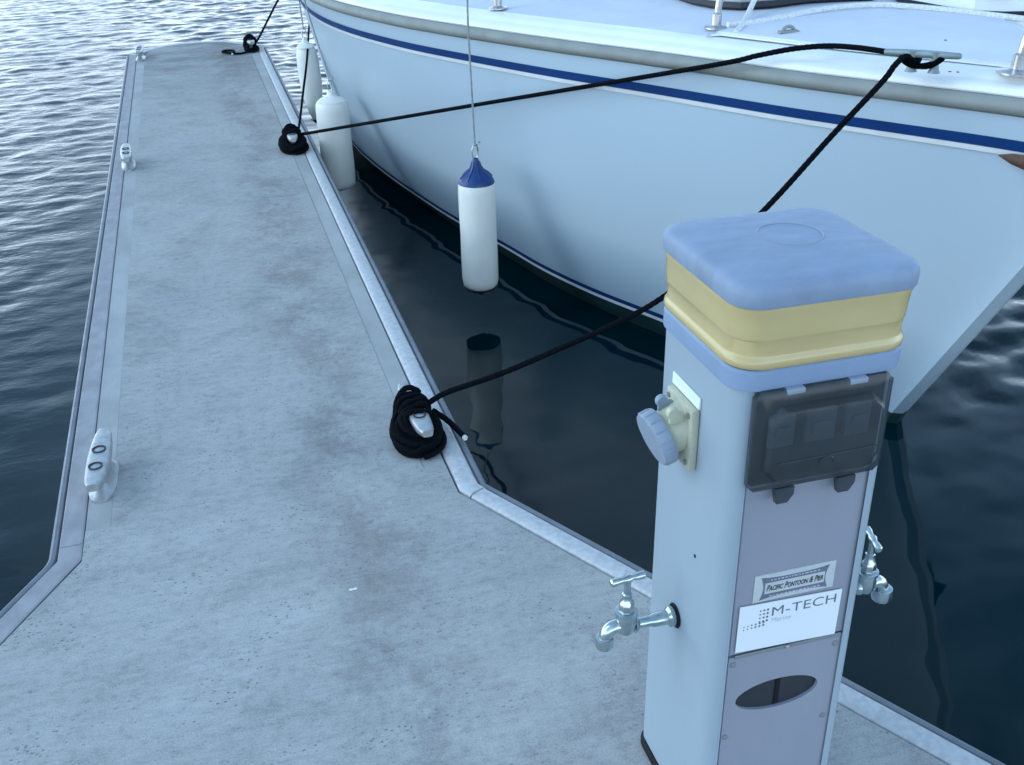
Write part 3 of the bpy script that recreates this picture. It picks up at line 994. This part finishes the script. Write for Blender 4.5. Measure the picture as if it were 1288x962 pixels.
# ------------------------------------------------------------------ black mooring lines
RR = 0.0085
def strand(bm, pts, rad, seg=12):
    """three-strand laid rope: resample evenly and let the strands spiral"""
    P = [Vector(p) for p in pts]
    out = [P[0]]
    step = 0.0055
    carry = step
    for a, b in zip(P[:-1], P[1:]):
        L = (b - a).length
        if L < 1e-9: continue
        d = carry
        while d <= L:
            out.append(a.lerp(b, d / L)); d += step
        carry = d - L
    if (out[-1] - P[-1]).length > 1e-4: out.append(P[-1])
    add_tube(bm, out, rad, seg, twist=2 * math.pi / 0.055, lumps=0.06)

def hank(cx, cy, rnd):
    """a few turns wound across the middle and far half of the cleat bar"""
    pts = []
    n = 12
    turns = 6
    for k in range(turns * n):
        t = 2 * math.pi * k / n
        f = k / (turns * n)
        sq = lambda v: math.copysign(abs(v) ** 0.8, v)
        j = rnd.uniform(-0.004, 0.004)
        sw = 1 + 0.16 * math.sin(7 * f * 3.1)
        pts.append((cx + 0.039 * sw * sq(math.sin(t)) + j, cy - 0.036 + 0.085 * f + 0.022 * math.sin(t * 0.5 + 1) + j, 0.062 + 0.030 * sw * sq(math.cos(t)) + j))
    # one loose turn lying over the far horn and down to the deck
    for dx, dy, z in ((0.030, 0.068, 0.088), (0.002, 0.082, 0.104), (-0.028, 0.074, 0.088), (-0.050, 0.045, 0.040), (-0.050, 0.01, 0.02)):
        pts.append((cx + dx, cy + dy, z))
    return pts

def coil_pts(cx, cy, rx, ry, turns, rnd):
    """flat loose coil round the near horn, a few rounds high"""
    pts = []
    n = 22
    per = 5
    for k in range(int(turns * n)):
        t = 2 * math.pi * k / n
        j = k / n
        lay = int(j // per)
        ring = j % per
        if lay % 2: ring = per - ring
        f = 1 - 0.12 * ring - 0.03 * lay
        # the coil rises at its far side where it meets the cleat turns
        lift = (0.5 - 0.5 * math.cos(t)) * 0.030
        pts.append((cx + rx * f * math.sin(t) * (1 - 0.18 * (0.5 - 0.5 * math.cos(t))) + 0.003 * math.sin(j * 5.3 + t), cy - ry * f * math.cos(t) + 0.004 * math.sin(j * 3.1), 0.010 + 0.0145 * lay + lift + 0.0018 * math.sin(3 * t + j)))
    return pts

def mooring(label, cl, lead, coil, rad=RR, tailpts=None, seed=1):
    rnd = random.Random(seed)
    cx, cy = cl
    root = tag(empty("mooring_rope", (cx, cy, 0.0)), label, "mooring rope", "black mooring ropes between pontoon and boat")
    bm = bmesh.new()
    strand(bm, catmull(lead, 10), rad)
    part("standing_line", bm, M_ROPE, root)
    bm = bmesh.new()
    strand(bm, catmull(hank(cx, cy, rnd), 4), rad)
    part("cleat_hitch", bm, M_ROPE, root)
    if coil:
        bm = bmesh.new()
        strand(bm, catmull(coil_pts(*coil, rnd), 3), rad)
        part("coil", bm, M_ROPE, root)
    if tailpts:
        bm = bmesh.new()
        strand(bm, catmull(tailpts, 8), rad)
        part("tail", bm, M_ROPE, root)
        bm = bmesh.new()
        e0, e1 = Vector(tailpts[-2]), Vector(tailpts[-1])
        dv_ = (e1 - e0).normalized()
        add_tube(bm, [e1 + dv_ * 0.0005, e1 + dv_ * 0.008], rad * 0.9, 9)
        part("whipping", bm, M_WROPE, root)
    return root

# bow line: near cleat, slack, up behind the pedestal to the boat's bow cleat
mooring("slack black rope from the largest coil, passing behind the pedestal to the bow cleat", (0.443, 2.640),
        [(0.46, 2.66, 0.06), (0.50, 2.655, 0.085), (0.55, 2.65, 0.108), (0.70, 2.63, 0.150), (0.868, 2.62, 0.204), (1.03, 2.62, 0.254), (1.178, 2.62, 0.312), (1.36, 2.62, 0.428), (1.524, 2.62, 0.570), (1.70, 2.625, 0.745), (1.85, 2.635, 0.882), (1.895, 2.65, 0.922), (1.945, 2.675, 0.938), (1.975, 2.665, 0.925)],
        (0.434, 2.578, 0.080, 0.100, 17.7), tailpts=[(0.50, 2.66, 0.05), (0.535, 2.62, 0.03), (0.556, 2.56, 0.02), (0.562, 2.535, 0.018)], seed=2)
# spring line: middle cleat to the same bow cleat
mooring("taut black rope running straight across the hull side to the bow cleat", (0.438, 5.960),
        [(0.44, 5.95, 0.06), (0.48, 5.93, 0.075), (0.52, 5.89, 0.085), (0.80, 5.238, 0.271), (1.082, 4.58, 0.459), (1.364, 3.925, 0.645), (1.645, 3.27, 0.832), (1.73, 3.14, 0.878), (1.80, 3.05, 0.908), (1.862, 2.965, 0.926), (1.905, 2.87, 0.934), (1.935, 2.76, 0.938), (1.965, 2.70, 0.936), (1.985, 2.66, 0.925)],
        (0.432, 5.89, 0.084, 0.115, 14.7), seed=3)
# line from the middle cleat aft along the hull
rnd9 = random.Random(9)
sl_ = tag(empty("mooring_rope", (0.45, 6.0, 0.05)), "thin black rope rising from the middle right cleat past the far white fender", "mooring rope", "black mooring ropes between pontoon and boat")
bm = bmesh.new(); add_tube(bm, catmull([(0.46, 5.99, 0.06), (0.487, 6.04, 0.085), (0.565, 6.40, 0.20), (0.645, 6.78, 0.315), (0.76, 7.55, 0.40), (0.93, 8.55, 0.52), (1.05, 9.2, 0.70)], 10), 0.0070, 9)
part("standing_line", bm, M_ROPE, sl_)
# stern line at the far end
mooring("black rope rising from the cleat at the far right corner of the pontoon", (0.430, 9.130),
        [(0.44, 9.13, 0.06), (0.475, 9.10, 0.075), (0.50, 9.10, 0.09), (0.72, 9.32, 0.36), (1.05, 9.62, 0.74)],
        (0.428, 9.06, 0.062, 0.090, 7.7), tailpts=[(0.44, 9.02, 0.012), (0.34, 8.92, 0.012), (0.26, 8.97, 0.012), (0.20, 9.05, 0.012), (0.23, 9.10, 0.012), (0.29, 9.06, 0.012), (0.27, 8.93, 0.012)], seed=4)
# turns of the black rope round the bow cleat
bm = bmesh.new()
pts = []
for k in range(60):
    t = 2 * math.pi * k / 14
    p = cc + cdir * (0.055 * math.cos(t / 2.0)) + Vector((-cdir.y, cdir.x, 0)) * 0.017 * math.sin(t) + Vector((0, 0, -0.022 + 0.012 * math.cos(t)))
    pts.append(p)
add_tube(bm, catmull(pts, 3), 0.0085, 8)
tag(part("rope_lashing", bm, M_ROPE), "black rope turns wound under the horns of the boat's bow cleat", "rope")

# ------------------------------------------------------------------ service pedestal
PX, PY = 0.740, 1.2385
ped = tag(empty("service_pedestal", (PX, PY, 0)), "blue grey marina power and water pedestal with yellowed light band standing on the pontoon", "service pedestal")
PED_LEAN = R(0.6)
X0, X1, YF, YB = 0.613, 0.866, 1.112, 1.365
Z1 = 0.872
bm = bmesh.new(); loft(bm, [[(x, y, z) for x, y in rrect(X0 - g, X1 + g, YF - g, YB + g, 0.035)] for z, g in ((0.002, 0.006), (0.012, 0.006), (0.017, 0.002))]); part("base_gasket", bm, M_BLACK, ped)
# body: rounded square tube with a recessed front
PL, PR_ = 0.640, 0.846
rr = rrect(X0, X1, YF, YB, 0.026, 6)
# rrect begins at the lower-right corner, going round; insert the front recess between last and first point
outl = rr + [(PL - 0.004, YF), (PL, YF + 0.001), (PL + 0.001, YF + 0.009), (PR_ - 0.001, YF + 0.009), (PR_, YF + 0.001), (PR_ + 0.004, YF)]
bm = bmesh.new(); add_prism(bm, outl, 0.018, Z1); part("body", bm, M_BODY, ped)
# front panels
bm = bmesh.new(); add_box(bm, PL + 0.003, PR_ - 0.003, YF + 0.004, YF + 0.0085, 0.4025, 0.870, 0.0012, 1); part("front_panel", bm, M_FRONT, ped)
def plate_with_oval(bm, x0, x1, z0, z1, y0, y1, cx, cz, a, b, n=48):
    outer, inner = [], []
    for k in range(n):
        t = 2 * math.pi * k / n
        inner.append((cx + a * math.cos(t), cz + b * math.sin(t)))
        dx, dz = math.cos(t), math.sin(t)
        s = min(((x1 - cx) / dx if dx > 1e-6 else 9), ((x0 - cx) / dx if dx < -1e-6 else 9), ((z1 - cz) / dz if dz > 1e-6 else 9), ((z0 - cz) / dz if dz < -1e-6 else 9))
        outer.append((cx + s * dx, cz + s * dz))
    # snap nearest outer points to the rectangle's corners
    for c in ((x0, z0), (x1, z0), (x1, z1), (x0, z1)):
        i = min(range(n), key=lambda q: (outer[q][0] - c[0])**2 + (outer[q][1] - c[1])**2)
        outer[i] = c
    of = [bm.verts.new((x, y0, z)) for x, z in outer]; inf = [bm.verts.new((x, y0, z)) for x, z in inner]
    ob = [bm.verts.new((x, y1, z)) for x, z in outer]; inb = [bm.verts.new((x, y1, z)) for x, z in inner]
    for k in range(n):
        j = (k + 1) % n
        bm.faces.new((of[k], of[j], inf[j], inf[k])); bm.faces.new((ob[k], inb[k], inb[j], ob[j]))
        bm.faces.new((inf[k], inf[j], inb[j], inb[k])); bm.faces.new((of[k], ob[k], ob[j], of[j]))
bm = bmesh.new(); plate_with_oval(bm, PL + 0.003, PR_ - 0.003, 0.03, 0.3985, YF + 0.003, YF + 0.0082, 0.736, 0.303, 0.0735, 0.0305)
acc = part("access_panel", bm, M_FRONT, ped)
bm = bmesh.new(); add_lathe(bm, [(0.078, 0.0), (0.078, 0.0004)], 40, Matrix.Translation((0.736, YF + 0.0086, 0.303)) @ Matrix.Rotation(R(90), 4, 'X') @ Matrix.Scale(0.44, 4, (0, 1, 0)))
slot = part("slot_shade_disc", bm, M_HOLE, acc)  # near-black disc paints the shade of the cavity behind the slot
bm = bmesh.new(); add_box(bm, 0.734, 0.742, YF + 0.0065, YF + 0.0082, 0.276, 0.331); part("slot_divider", bm, M_BLACK, acc)
for x, z in ((0.651, 0.384), (0.831, 0.381), (0.829, 0.226), (0.650, 0.231)):
    bm = bmesh.new(); add_lathe(bm, [(0.0052, 0.0), (0.0052, 0.0012), (0.003, 0.0024), (0.0005, 0.0024)], 12, axis_mat((x, YF + 0.003, z), (0, -1, 0))); part("screw", bm, M_BREAK, acc)
# collar, lens and cap
def ring_at(z, g, r): return [(x, y, z) for x, y in rrect(X0 - g, X1 + g, YF - g, YB + g, r, 8)]
bm = bmesh.new(); loft(bm, [ring_at(0.8725, 0.004, 0.035), ring_at(0.8728, 0.007, 0.04), ring_at(0.880, 0.008, 0.042), ring_at(0.899, 0.008, 0.042), ring_at(0.9025, 0.005, 0.042)]); part("collar", bm, M_COLLAR, ped)
prof = [(0.903, 0.002), (0.9035, 0.006), (0.907, 0.0088), (0.912, 0.0095), (0.917, 0.0088), (0.9205, 0.0066), (0.924, 0.0058), (0.945, 0.0066), (0.9465, 0.0076), (0.9485, 0.0080), (0.965, 0.0086), (0.984, 0.0098), (0.9875, 0.0108), (0.9935, 0.0108)]
bm = bmesh.new(); loft(bm, [ring_at(z, g, 0.045) for z, g in prof]); part("light_band", bm, M_LENS, ped)
prof = [(0.9938, 0.008), (0.9942, 0.0122), (0.9960, 0.0130), (1.010, 0.0135), (1.0175, 0.0125), (1.0225, 0.0090), (1.0255, 0.0035), (1.0275, -0.005), (1.0290, -0.018), (1.0305, -0.036), (1.0318, -0.064), (1.0325, -0.092)]
rings = [ring_at(z, g, max(0.012, 0.042 + (g - 0.0135) * 0.3)) for z, g in prof]
bm = bmesh.new(); loft(bm, rings)
capo = part("cap", bm, M_CAP, ped)
bm = bmesh.new()
add_tube(bm, [(0.752 + 0.046 * math.cos(2 * math.pi * k / 48), 1.253 + 0.046 * math.sin(2 * math.pi * k / 48), 1.0324) for k in range(49)], 0.0010, 6)
part("moulded_ring", bm, M_SCAP, capo)

# breaker window with a smoked hinged cover
yw = YF
bm = bmesh.new(); add_box(bm, 0.645, 0.842, yw - 0.003, yw + 0.006, 0.718, 0.868, 0.003); win = part("breaker_housing", bm, M_BLACK, ped)
for x0, x1 in ((0.662, 0.700), (0.717, 0.764), (0.779, 0.818)):
    bm = bmesh.new(); add_box(bm, x0, x1, yw - 0.012, yw - 0.0032, 0.782, 0.832, 0.002); add_box(bm, x0 + 0.008, x1 - 0.008, yw - 0.017, yw - 0.0121, 0.797, 0.815, 0.002); part("breaker", bm, M_BREAK, win)
bm = bmesh.new()
def oct_ring(x0, x1, z0, z1, c, y): return [(x0 + c, y, z0), (x1 - c, y, z0), (x1, y, z0 + c), (x1, y, z1 - c), (x1 - c, y, z1), (x0 + c, y, z1), (x0, y, z1 - c), (x0, y, z0 + c)]
loft(bm, [oct_ring(0.634, 0.845, 0.716, 0.874, 0.010, yw - 0.0035), oct_ring(0.634, 0.845, 0.716, 0.874, 0.010, yw - 0.013), oct_ring(0.637, 0.842, 0.719, 0.871, 0.010, yw - 0.016), oct_ring(0.652, 0.832, 0.731, 0.851, 0.020, yw - 0.017), oct_ring(0.657, 0.827, 0.736, 0.846, 0.020, yw - 0.029), oct_ring(0.662, 0.822, 0.741, 0.841, 0.020, yw - 0.031)], cap=False)
vs = [v for v in bm.verts if abs(v.co.y - (yw - 0.031)) < 1e-5]
bm.faces.new(vs)
cov = part("smoked_cover", bm, M_SMOKE, ped)
bm = bmesh.new()
add_tube(bm, [(0.664, yw - 0.0315, 0.768), (0.820, yw - 0.0315, 0.771)], 0.0013, 6)
add_tube(bm, [(0.744 + 0.011 * math.cos(R(a)), yw - 0.032, 0.757 + 0.011 * math.sin(R(a))) for a in range(0, 200, 20)], 0.0013, 6)
part("cover_moulding", bm, M_SMOKE, cov)
for x0, x1 in ((0.678, 0.706), (0.774, 0.802)):
    bm = bmesh.new(); add_box(bm, x0, x1, yw - 0.0175, yw - 0.006, 0.866, 0.8745, 0.002); part("hinge", bm, M_SCAP, cov)
for x0 in (0.678, 0.776):
    bm = bmesh.new(); loft(bm, [[(x0, y, 0.7155), (x0 + 0.030, y, 0.7155), (x0 + 0.030, y, 0.703), (x0 + 0.021, y, 0.690), (x0 + 0.004, y, 0.690)] for y in (yw - 0.016, yw - 0.006)]); part("latch_tab", bm, M_SMOKE, cov)

# stickers and their printing
def text_mesh(txt, height, depth=0.0003, shear=0.0, extrude_to=None, spacing=1.0, bold=0.0, smallcaps=False):
    cu = bpy.data.curves.new("txt", 'FONT')
    cu.body = txt
    cu.size = 1.0
    cu.shear = shear
    cu.space_character = spacing
    cu.offset = bold
    cu.extrude = 0.0
    cu.resolution_u = 3
    if smallcaps:
        for ch in cu.body_format: ch.use_small_caps = True
        cu.small_caps_scale = 0.78
    to = bpy.data.objects.new("txt", cu)
    COL.objects.link(to)
    dg_ = bpy.context.evaluated_depsgraph_get()
    me = bpy.data.meshes.new_from_object(to.evaluated_get(dg_))
    bpy.data.objects.remove(to, do_unlink=True)
    bpy.data.curves.remove(cu)
    xs = [v.co.x for v in me.vertices]; ys = [v.co.y for v in me.vertices]
    return me, min(xs), max(xs), min(ys), max(ys)

def put_text(name, txt, x0, x1, z0, z1, y, mat, parent, **kw):
    me, ax, bx, ay, by = text_mesh(txt, 1, **kw)
    for v in me.vertices:
        fx = (v.co.x - ax) / (bx - ax); fz = (v.co.y - ay) / (by - ay)
        v.co = Vector((x0 + fx * (x1 - x0), y, z0 + fz * (z1 - z0)))
    return link(name, me, mat, parent, smooth=False)

bm = bmesh.new(); add_box(bm, 0.673, 0.810, YF + 0.0028, YF + 0.0039, 0.500, 0.550); lab1 = part("maker_label", bm, M_LABEL2, ped, smooth=False)
yl = YF + 0.0024
bm = bmesh.new()        # scroll-shaped grey plaque with pinched ends
pts = []
for k in range(17):
    t = k / 16; pts.append((0.684 + 0.115 * t, 0.541 + 0.004 * abs(2 * t - 1) ** 3))
for k in range(1, 8):
    t = k / 8; pts.append((0.799 - 0.005 * math.sin(math.pi * t), 0.545 - 0.042 * t))
for k in range(17):
    t = k / 16; pts.append((0.799 - 0.115 * t, 0.507 - 0.004 * abs(2 * t - 1) ** 3))
for k in range(1, 8):
    t = k / 8; pts.append((0.684 + 0.005 * math.sin(math.pi * t), 0.503 + 0.042 * t))
loft(bm, [[(x, YF + 0.0028, z) for x, z in pts], [(x, YF + 0.0022, z) for x, z in pts]])
sc = part("plaque", bm, M_INKG, lab1, smooth=False)
bm = bmesh.new(); add_box(bm, 0.691, 0.792, YF + 0.0016, YF + 0.0021, 0.514, 0.534); part("nameplate", bm, M_LABEL2, lab1, smooth=False)
put_text("lettering", "Pacific Pontoon & Pier", 0.6935, 0.7895, 0.5185, 0.5300, YF + 0.0013, M_INK, lab1, shear=0.3, bold=0.022, smallcaps=True)
bm = bmesh.new()
lw = random.Random(3)
for zz in (0.5385, 0.5085):
    x = 0.70
    while x < 0.782:
        d = lw.uniform(0.002, 0.006); add_box(bm, x, x + d, YF + 0.0016, YF + 0.0021, zz - 0.001, zz + 0.001); x += d + 0.0022
part("small_print", bm, M_INKL, lab1, smooth=False)["kind"] = "stuff"

bm = bmesh.new()
cor = [(0.6515, 0.4095), (0.8260, 0.4035), (0.8270, 0.4925), (0.6520, 0.4985)]
loft(bm, [[(x, YF + 0.0020, z) for x, z in cor], [(x, YF + 0.0008, z) for x, z in cor]])
lab2 = part("white_label", bm, M_LABEL, ped, smooth=False)
put_text("lettering", "M-TECH", 0.7075, 0.8180, 0.4690, 0.4860, YF + 0.0005, M_INKG, lab2, spacing=1.05)
put_text("lettering", "Marine", 0.7085, 0.7420, 0.4560, 0.4650, YF + 0.0005, M_INKL, lab2)
bm = bmesh.new()        # dot emblem: two arms of dots meeting at a corner
dots = []
for i in range(4):
    for j in range(3):
        dots.append((0.700 - 0.0062 * j, 0.4625 + 0.0070 * i, 0.0021 - 0.0003 * j))
for i in range(6):
    for j in range(2):
        dots.append((0.6975 - 0.0066 * (i + 0.4) , 0.4600 - 0.0055 * j - 0.0004 * i, 0.0021 - 0.0002 * i))
for x, z, r_ in dots:
    add_lathe(bm, [(r_, 0), (r_, 0.0003)], 8, axis_mat((x, YF + 0.0008, z), (0, -1, 0)))
part("emblem", bm, M_INKG, lab2, smooth=False)
bm = bmesh.new(); add_box(bm, 0.652, 0.838, YF + 0.0004, YF + 0.0030, 0.3960, 0.4030, 0.0008, 1); part("panel_joint", bm, M_BREAK, ped, smooth=False)
bm = bmesh.new(); add_lathe(bm, [(0.004, 0), (0.004, 0.002), (0.001, 0.003)], 10, axis_mat((0.742, YF + 0.0004, 0.3995), (0, -1, 0))); part("screw", bm, M_ALU, ped)
# tiny hole on the left face
bm = bmesh.new(); add_lathe(bm, [(0.003, 0), (0.003, 0.001)], 10, axis_mat((X0, 1.195, 0.545), (-1, 0, 0))); part("screw", bm, M_BLACK, ped)

# power socket on the left face
sy0, sy1, sz0, sz1 = 1.212, 1.302, 0.690, 0.793
bm = bmesh.new(); add_box(bm, X0 - 0.014, X0, sy0, sy1, sz0, sz1, 0.004); sock = part("power_socket", bm, M_SOCK, ped)
bm = bmesh.new(); add_box(bm, X0 - 0.004, X0 - 0.0002, sy0 - 0.001, sy1 + 0.003, sz1 + 0.0005, sz1 + 0.020, 0.001, 1); part("top_strip", bm, M_SOCKW, sock)
sax = Vector((-1, -0.06, -0.36)).normalized()
c0 = Vector((X0 - 0.001, 1.258, 0.749))
bm = bmesh.new()
add_lathe(bm, [(0.040, -0.012), (0.038, 0.012), (0.034, 0.036)], 28, axis_mat(c0, sax)); part("socket_barrel", bm, M_SOCK, sock)
bm = bmesh.new()
prof = [(0.033, 0.0365), (0.0425, 0.037), (0.044, 0.040), (0.044, 0.055), (0.042, 0.0595), (0.028, 0.061), (0.001, 0.062)]
mm = axis_mat(c0, sax)
add_lathe(bm, prof, 32, mm)
for k in range(16):       # grip ribs
    a = 2 * math.pi * k / 16
    add_tube(bm, [mm @ Vector((0.0438 * math.cos(a), 0.0438 * math.sin(a), 0.041)), mm @ Vector((0.0438 * math.cos(a), 0.0438 * math.sin(a), 0.0565))], 0.0016, 6)
part("socket_cap", bm, M_SCAP, sock)
for dy in (-0.020, 0.020):
    bm = bmesh.new()
    add_lathe(bm, [(0.009, -0.005), (0.010, 0), (0.009, 0.005)], 16, axis_mat((X0 - 0.036, 1.250 + dy, 0.785), (0, 1, 0)))
    add_box(bm, X0 - 0.042, X0 - 0.018, 1.246 + dy, 1.254 + dy, 0.768, 0.785, 0.003)
    part("hinge_lug", bm, M_SOCK if dy < 0 else M_SCAP, sock)
for y, z in ((sy0 + 0.010, sz1 - 0.012), (sy1 - 0.010, sz1 - 0.012), (sy0 + 0.010, sz0 + 0.012), (sy1 - 0.010, sz0 + 0.012)):
    bm = bmesh.new(); add_lathe(bm, [(0.0045, 0), (0.0045, 0.002), (0.001, 0.003)], 10, axis_mat((X0 - 0.014, y, z), (-1, 0, 0))); part("screw", bm, M_BREAK, sock)

# taps
def make_tap(sgn, y, xf, z=0.387, handle=(1, 0.10, 0), big=1.0):
    """sgn -1: left face, +1: right face"""
    m = lambda dx, dz, dy=0.0: Vector((xf + sgn * dx, y + dy, z + dz))
    bm = bmesh.new()
    ax = Vector((sgn, 0, 0))
    add_lathe(bm, [(0.016, 0.003), (0.0175, 0.006), (0.0175, 0.012), (0.0125, 0.016), (0.0120, 0.040), (0.0095, 0.046), (0.0095, 0.066), (0.0135, 0.070), (0.0150, 0.074)], 20, axis_mat((xf, y, z), ax))
    # bulb and bonnet seat
    add_lathe(bm, [(0.004, -0.018), (0.013, -0.014), (0.0175, -0.003), (0.0180, 0.010), (0.0160, 0.020), (0.0190, 0.022), (0.0190, 0.027), (0.016, 0.028)], 22, Matrix.Translation(m(0.088, 0.004)))
    P = catmull([m(0.090, 0.002), m(0.106, 0.004), m(0.118, -0.002), m(0.1235, -0.014), m(0.1245, -0.022)], 5)
    add_tube(bm, P, [0.0125 - 0.0018 * k / (len(P) - 1) for k in range(len(P))], 16)
    tp = part("tap", bm, M_CHROME, ped)
    bm = bmesh.new(); add_lathe(bm, [(r_ * big, z_ * big) for r_, z_ in ((0.011, 0.006), (0.0145, 0.005), (0.0155, 0.0), (0.0155, -0.008), (0.0135, -0.014), (0.010, -0.015))], 20, Matrix.Translation(m(0.1247, -0.0205))); part("nozzle", bm, M_CHROME, tp)
    bm = bmesh.new(); add_lathe(bm, [(0.0135, 0.0325), (0.0135, 0.044), (0.0118, 0.050), (0.0090, 0.054), (0.0085, 0.066), (0.0065, 0.068), (0.0060, 0.092)], 8, Matrix.Translation(m(0.088, 0.0))); part("bonnet", bm, M_CHROME, tp)
    bm = bmesh.new()
    hv = Vector(handle).normalized() * 0.031
    c = m(0.088, 0.096)
    add_tube(bm, [c - hv * 1.0, c - hv * 0.93, c - hv * 0.62, c - hv * 0.30, c, c + hv * 0.30, c + hv * 0.62, c + hv * 0.93, c + hv], [0.004, 0.0068, 0.0068, 0.0050, 0.0080, 0.0050, 0.0068, 0.0068, 0.004], 12)
    part("tap_handle", bm, M_CHROME, tp)
    bm = bmesh.new(); add_lathe(bm, [(0.0205, 0.0003), (0.0215, 0.0015), (0.0205, 0.0028), (0.017, 0.003)], 22, axis_mat((xf, y, z), ax)); part("gasket", bm, M_BLACK, tp)
make_tap(-1, 1.247, X0)
make_tap(1, 1.222, X1, handle=(0.25, 1, 0), big=1.2)

ped.rotation_euler = (0, PED_LEAN, 0)      # the post leans slightly
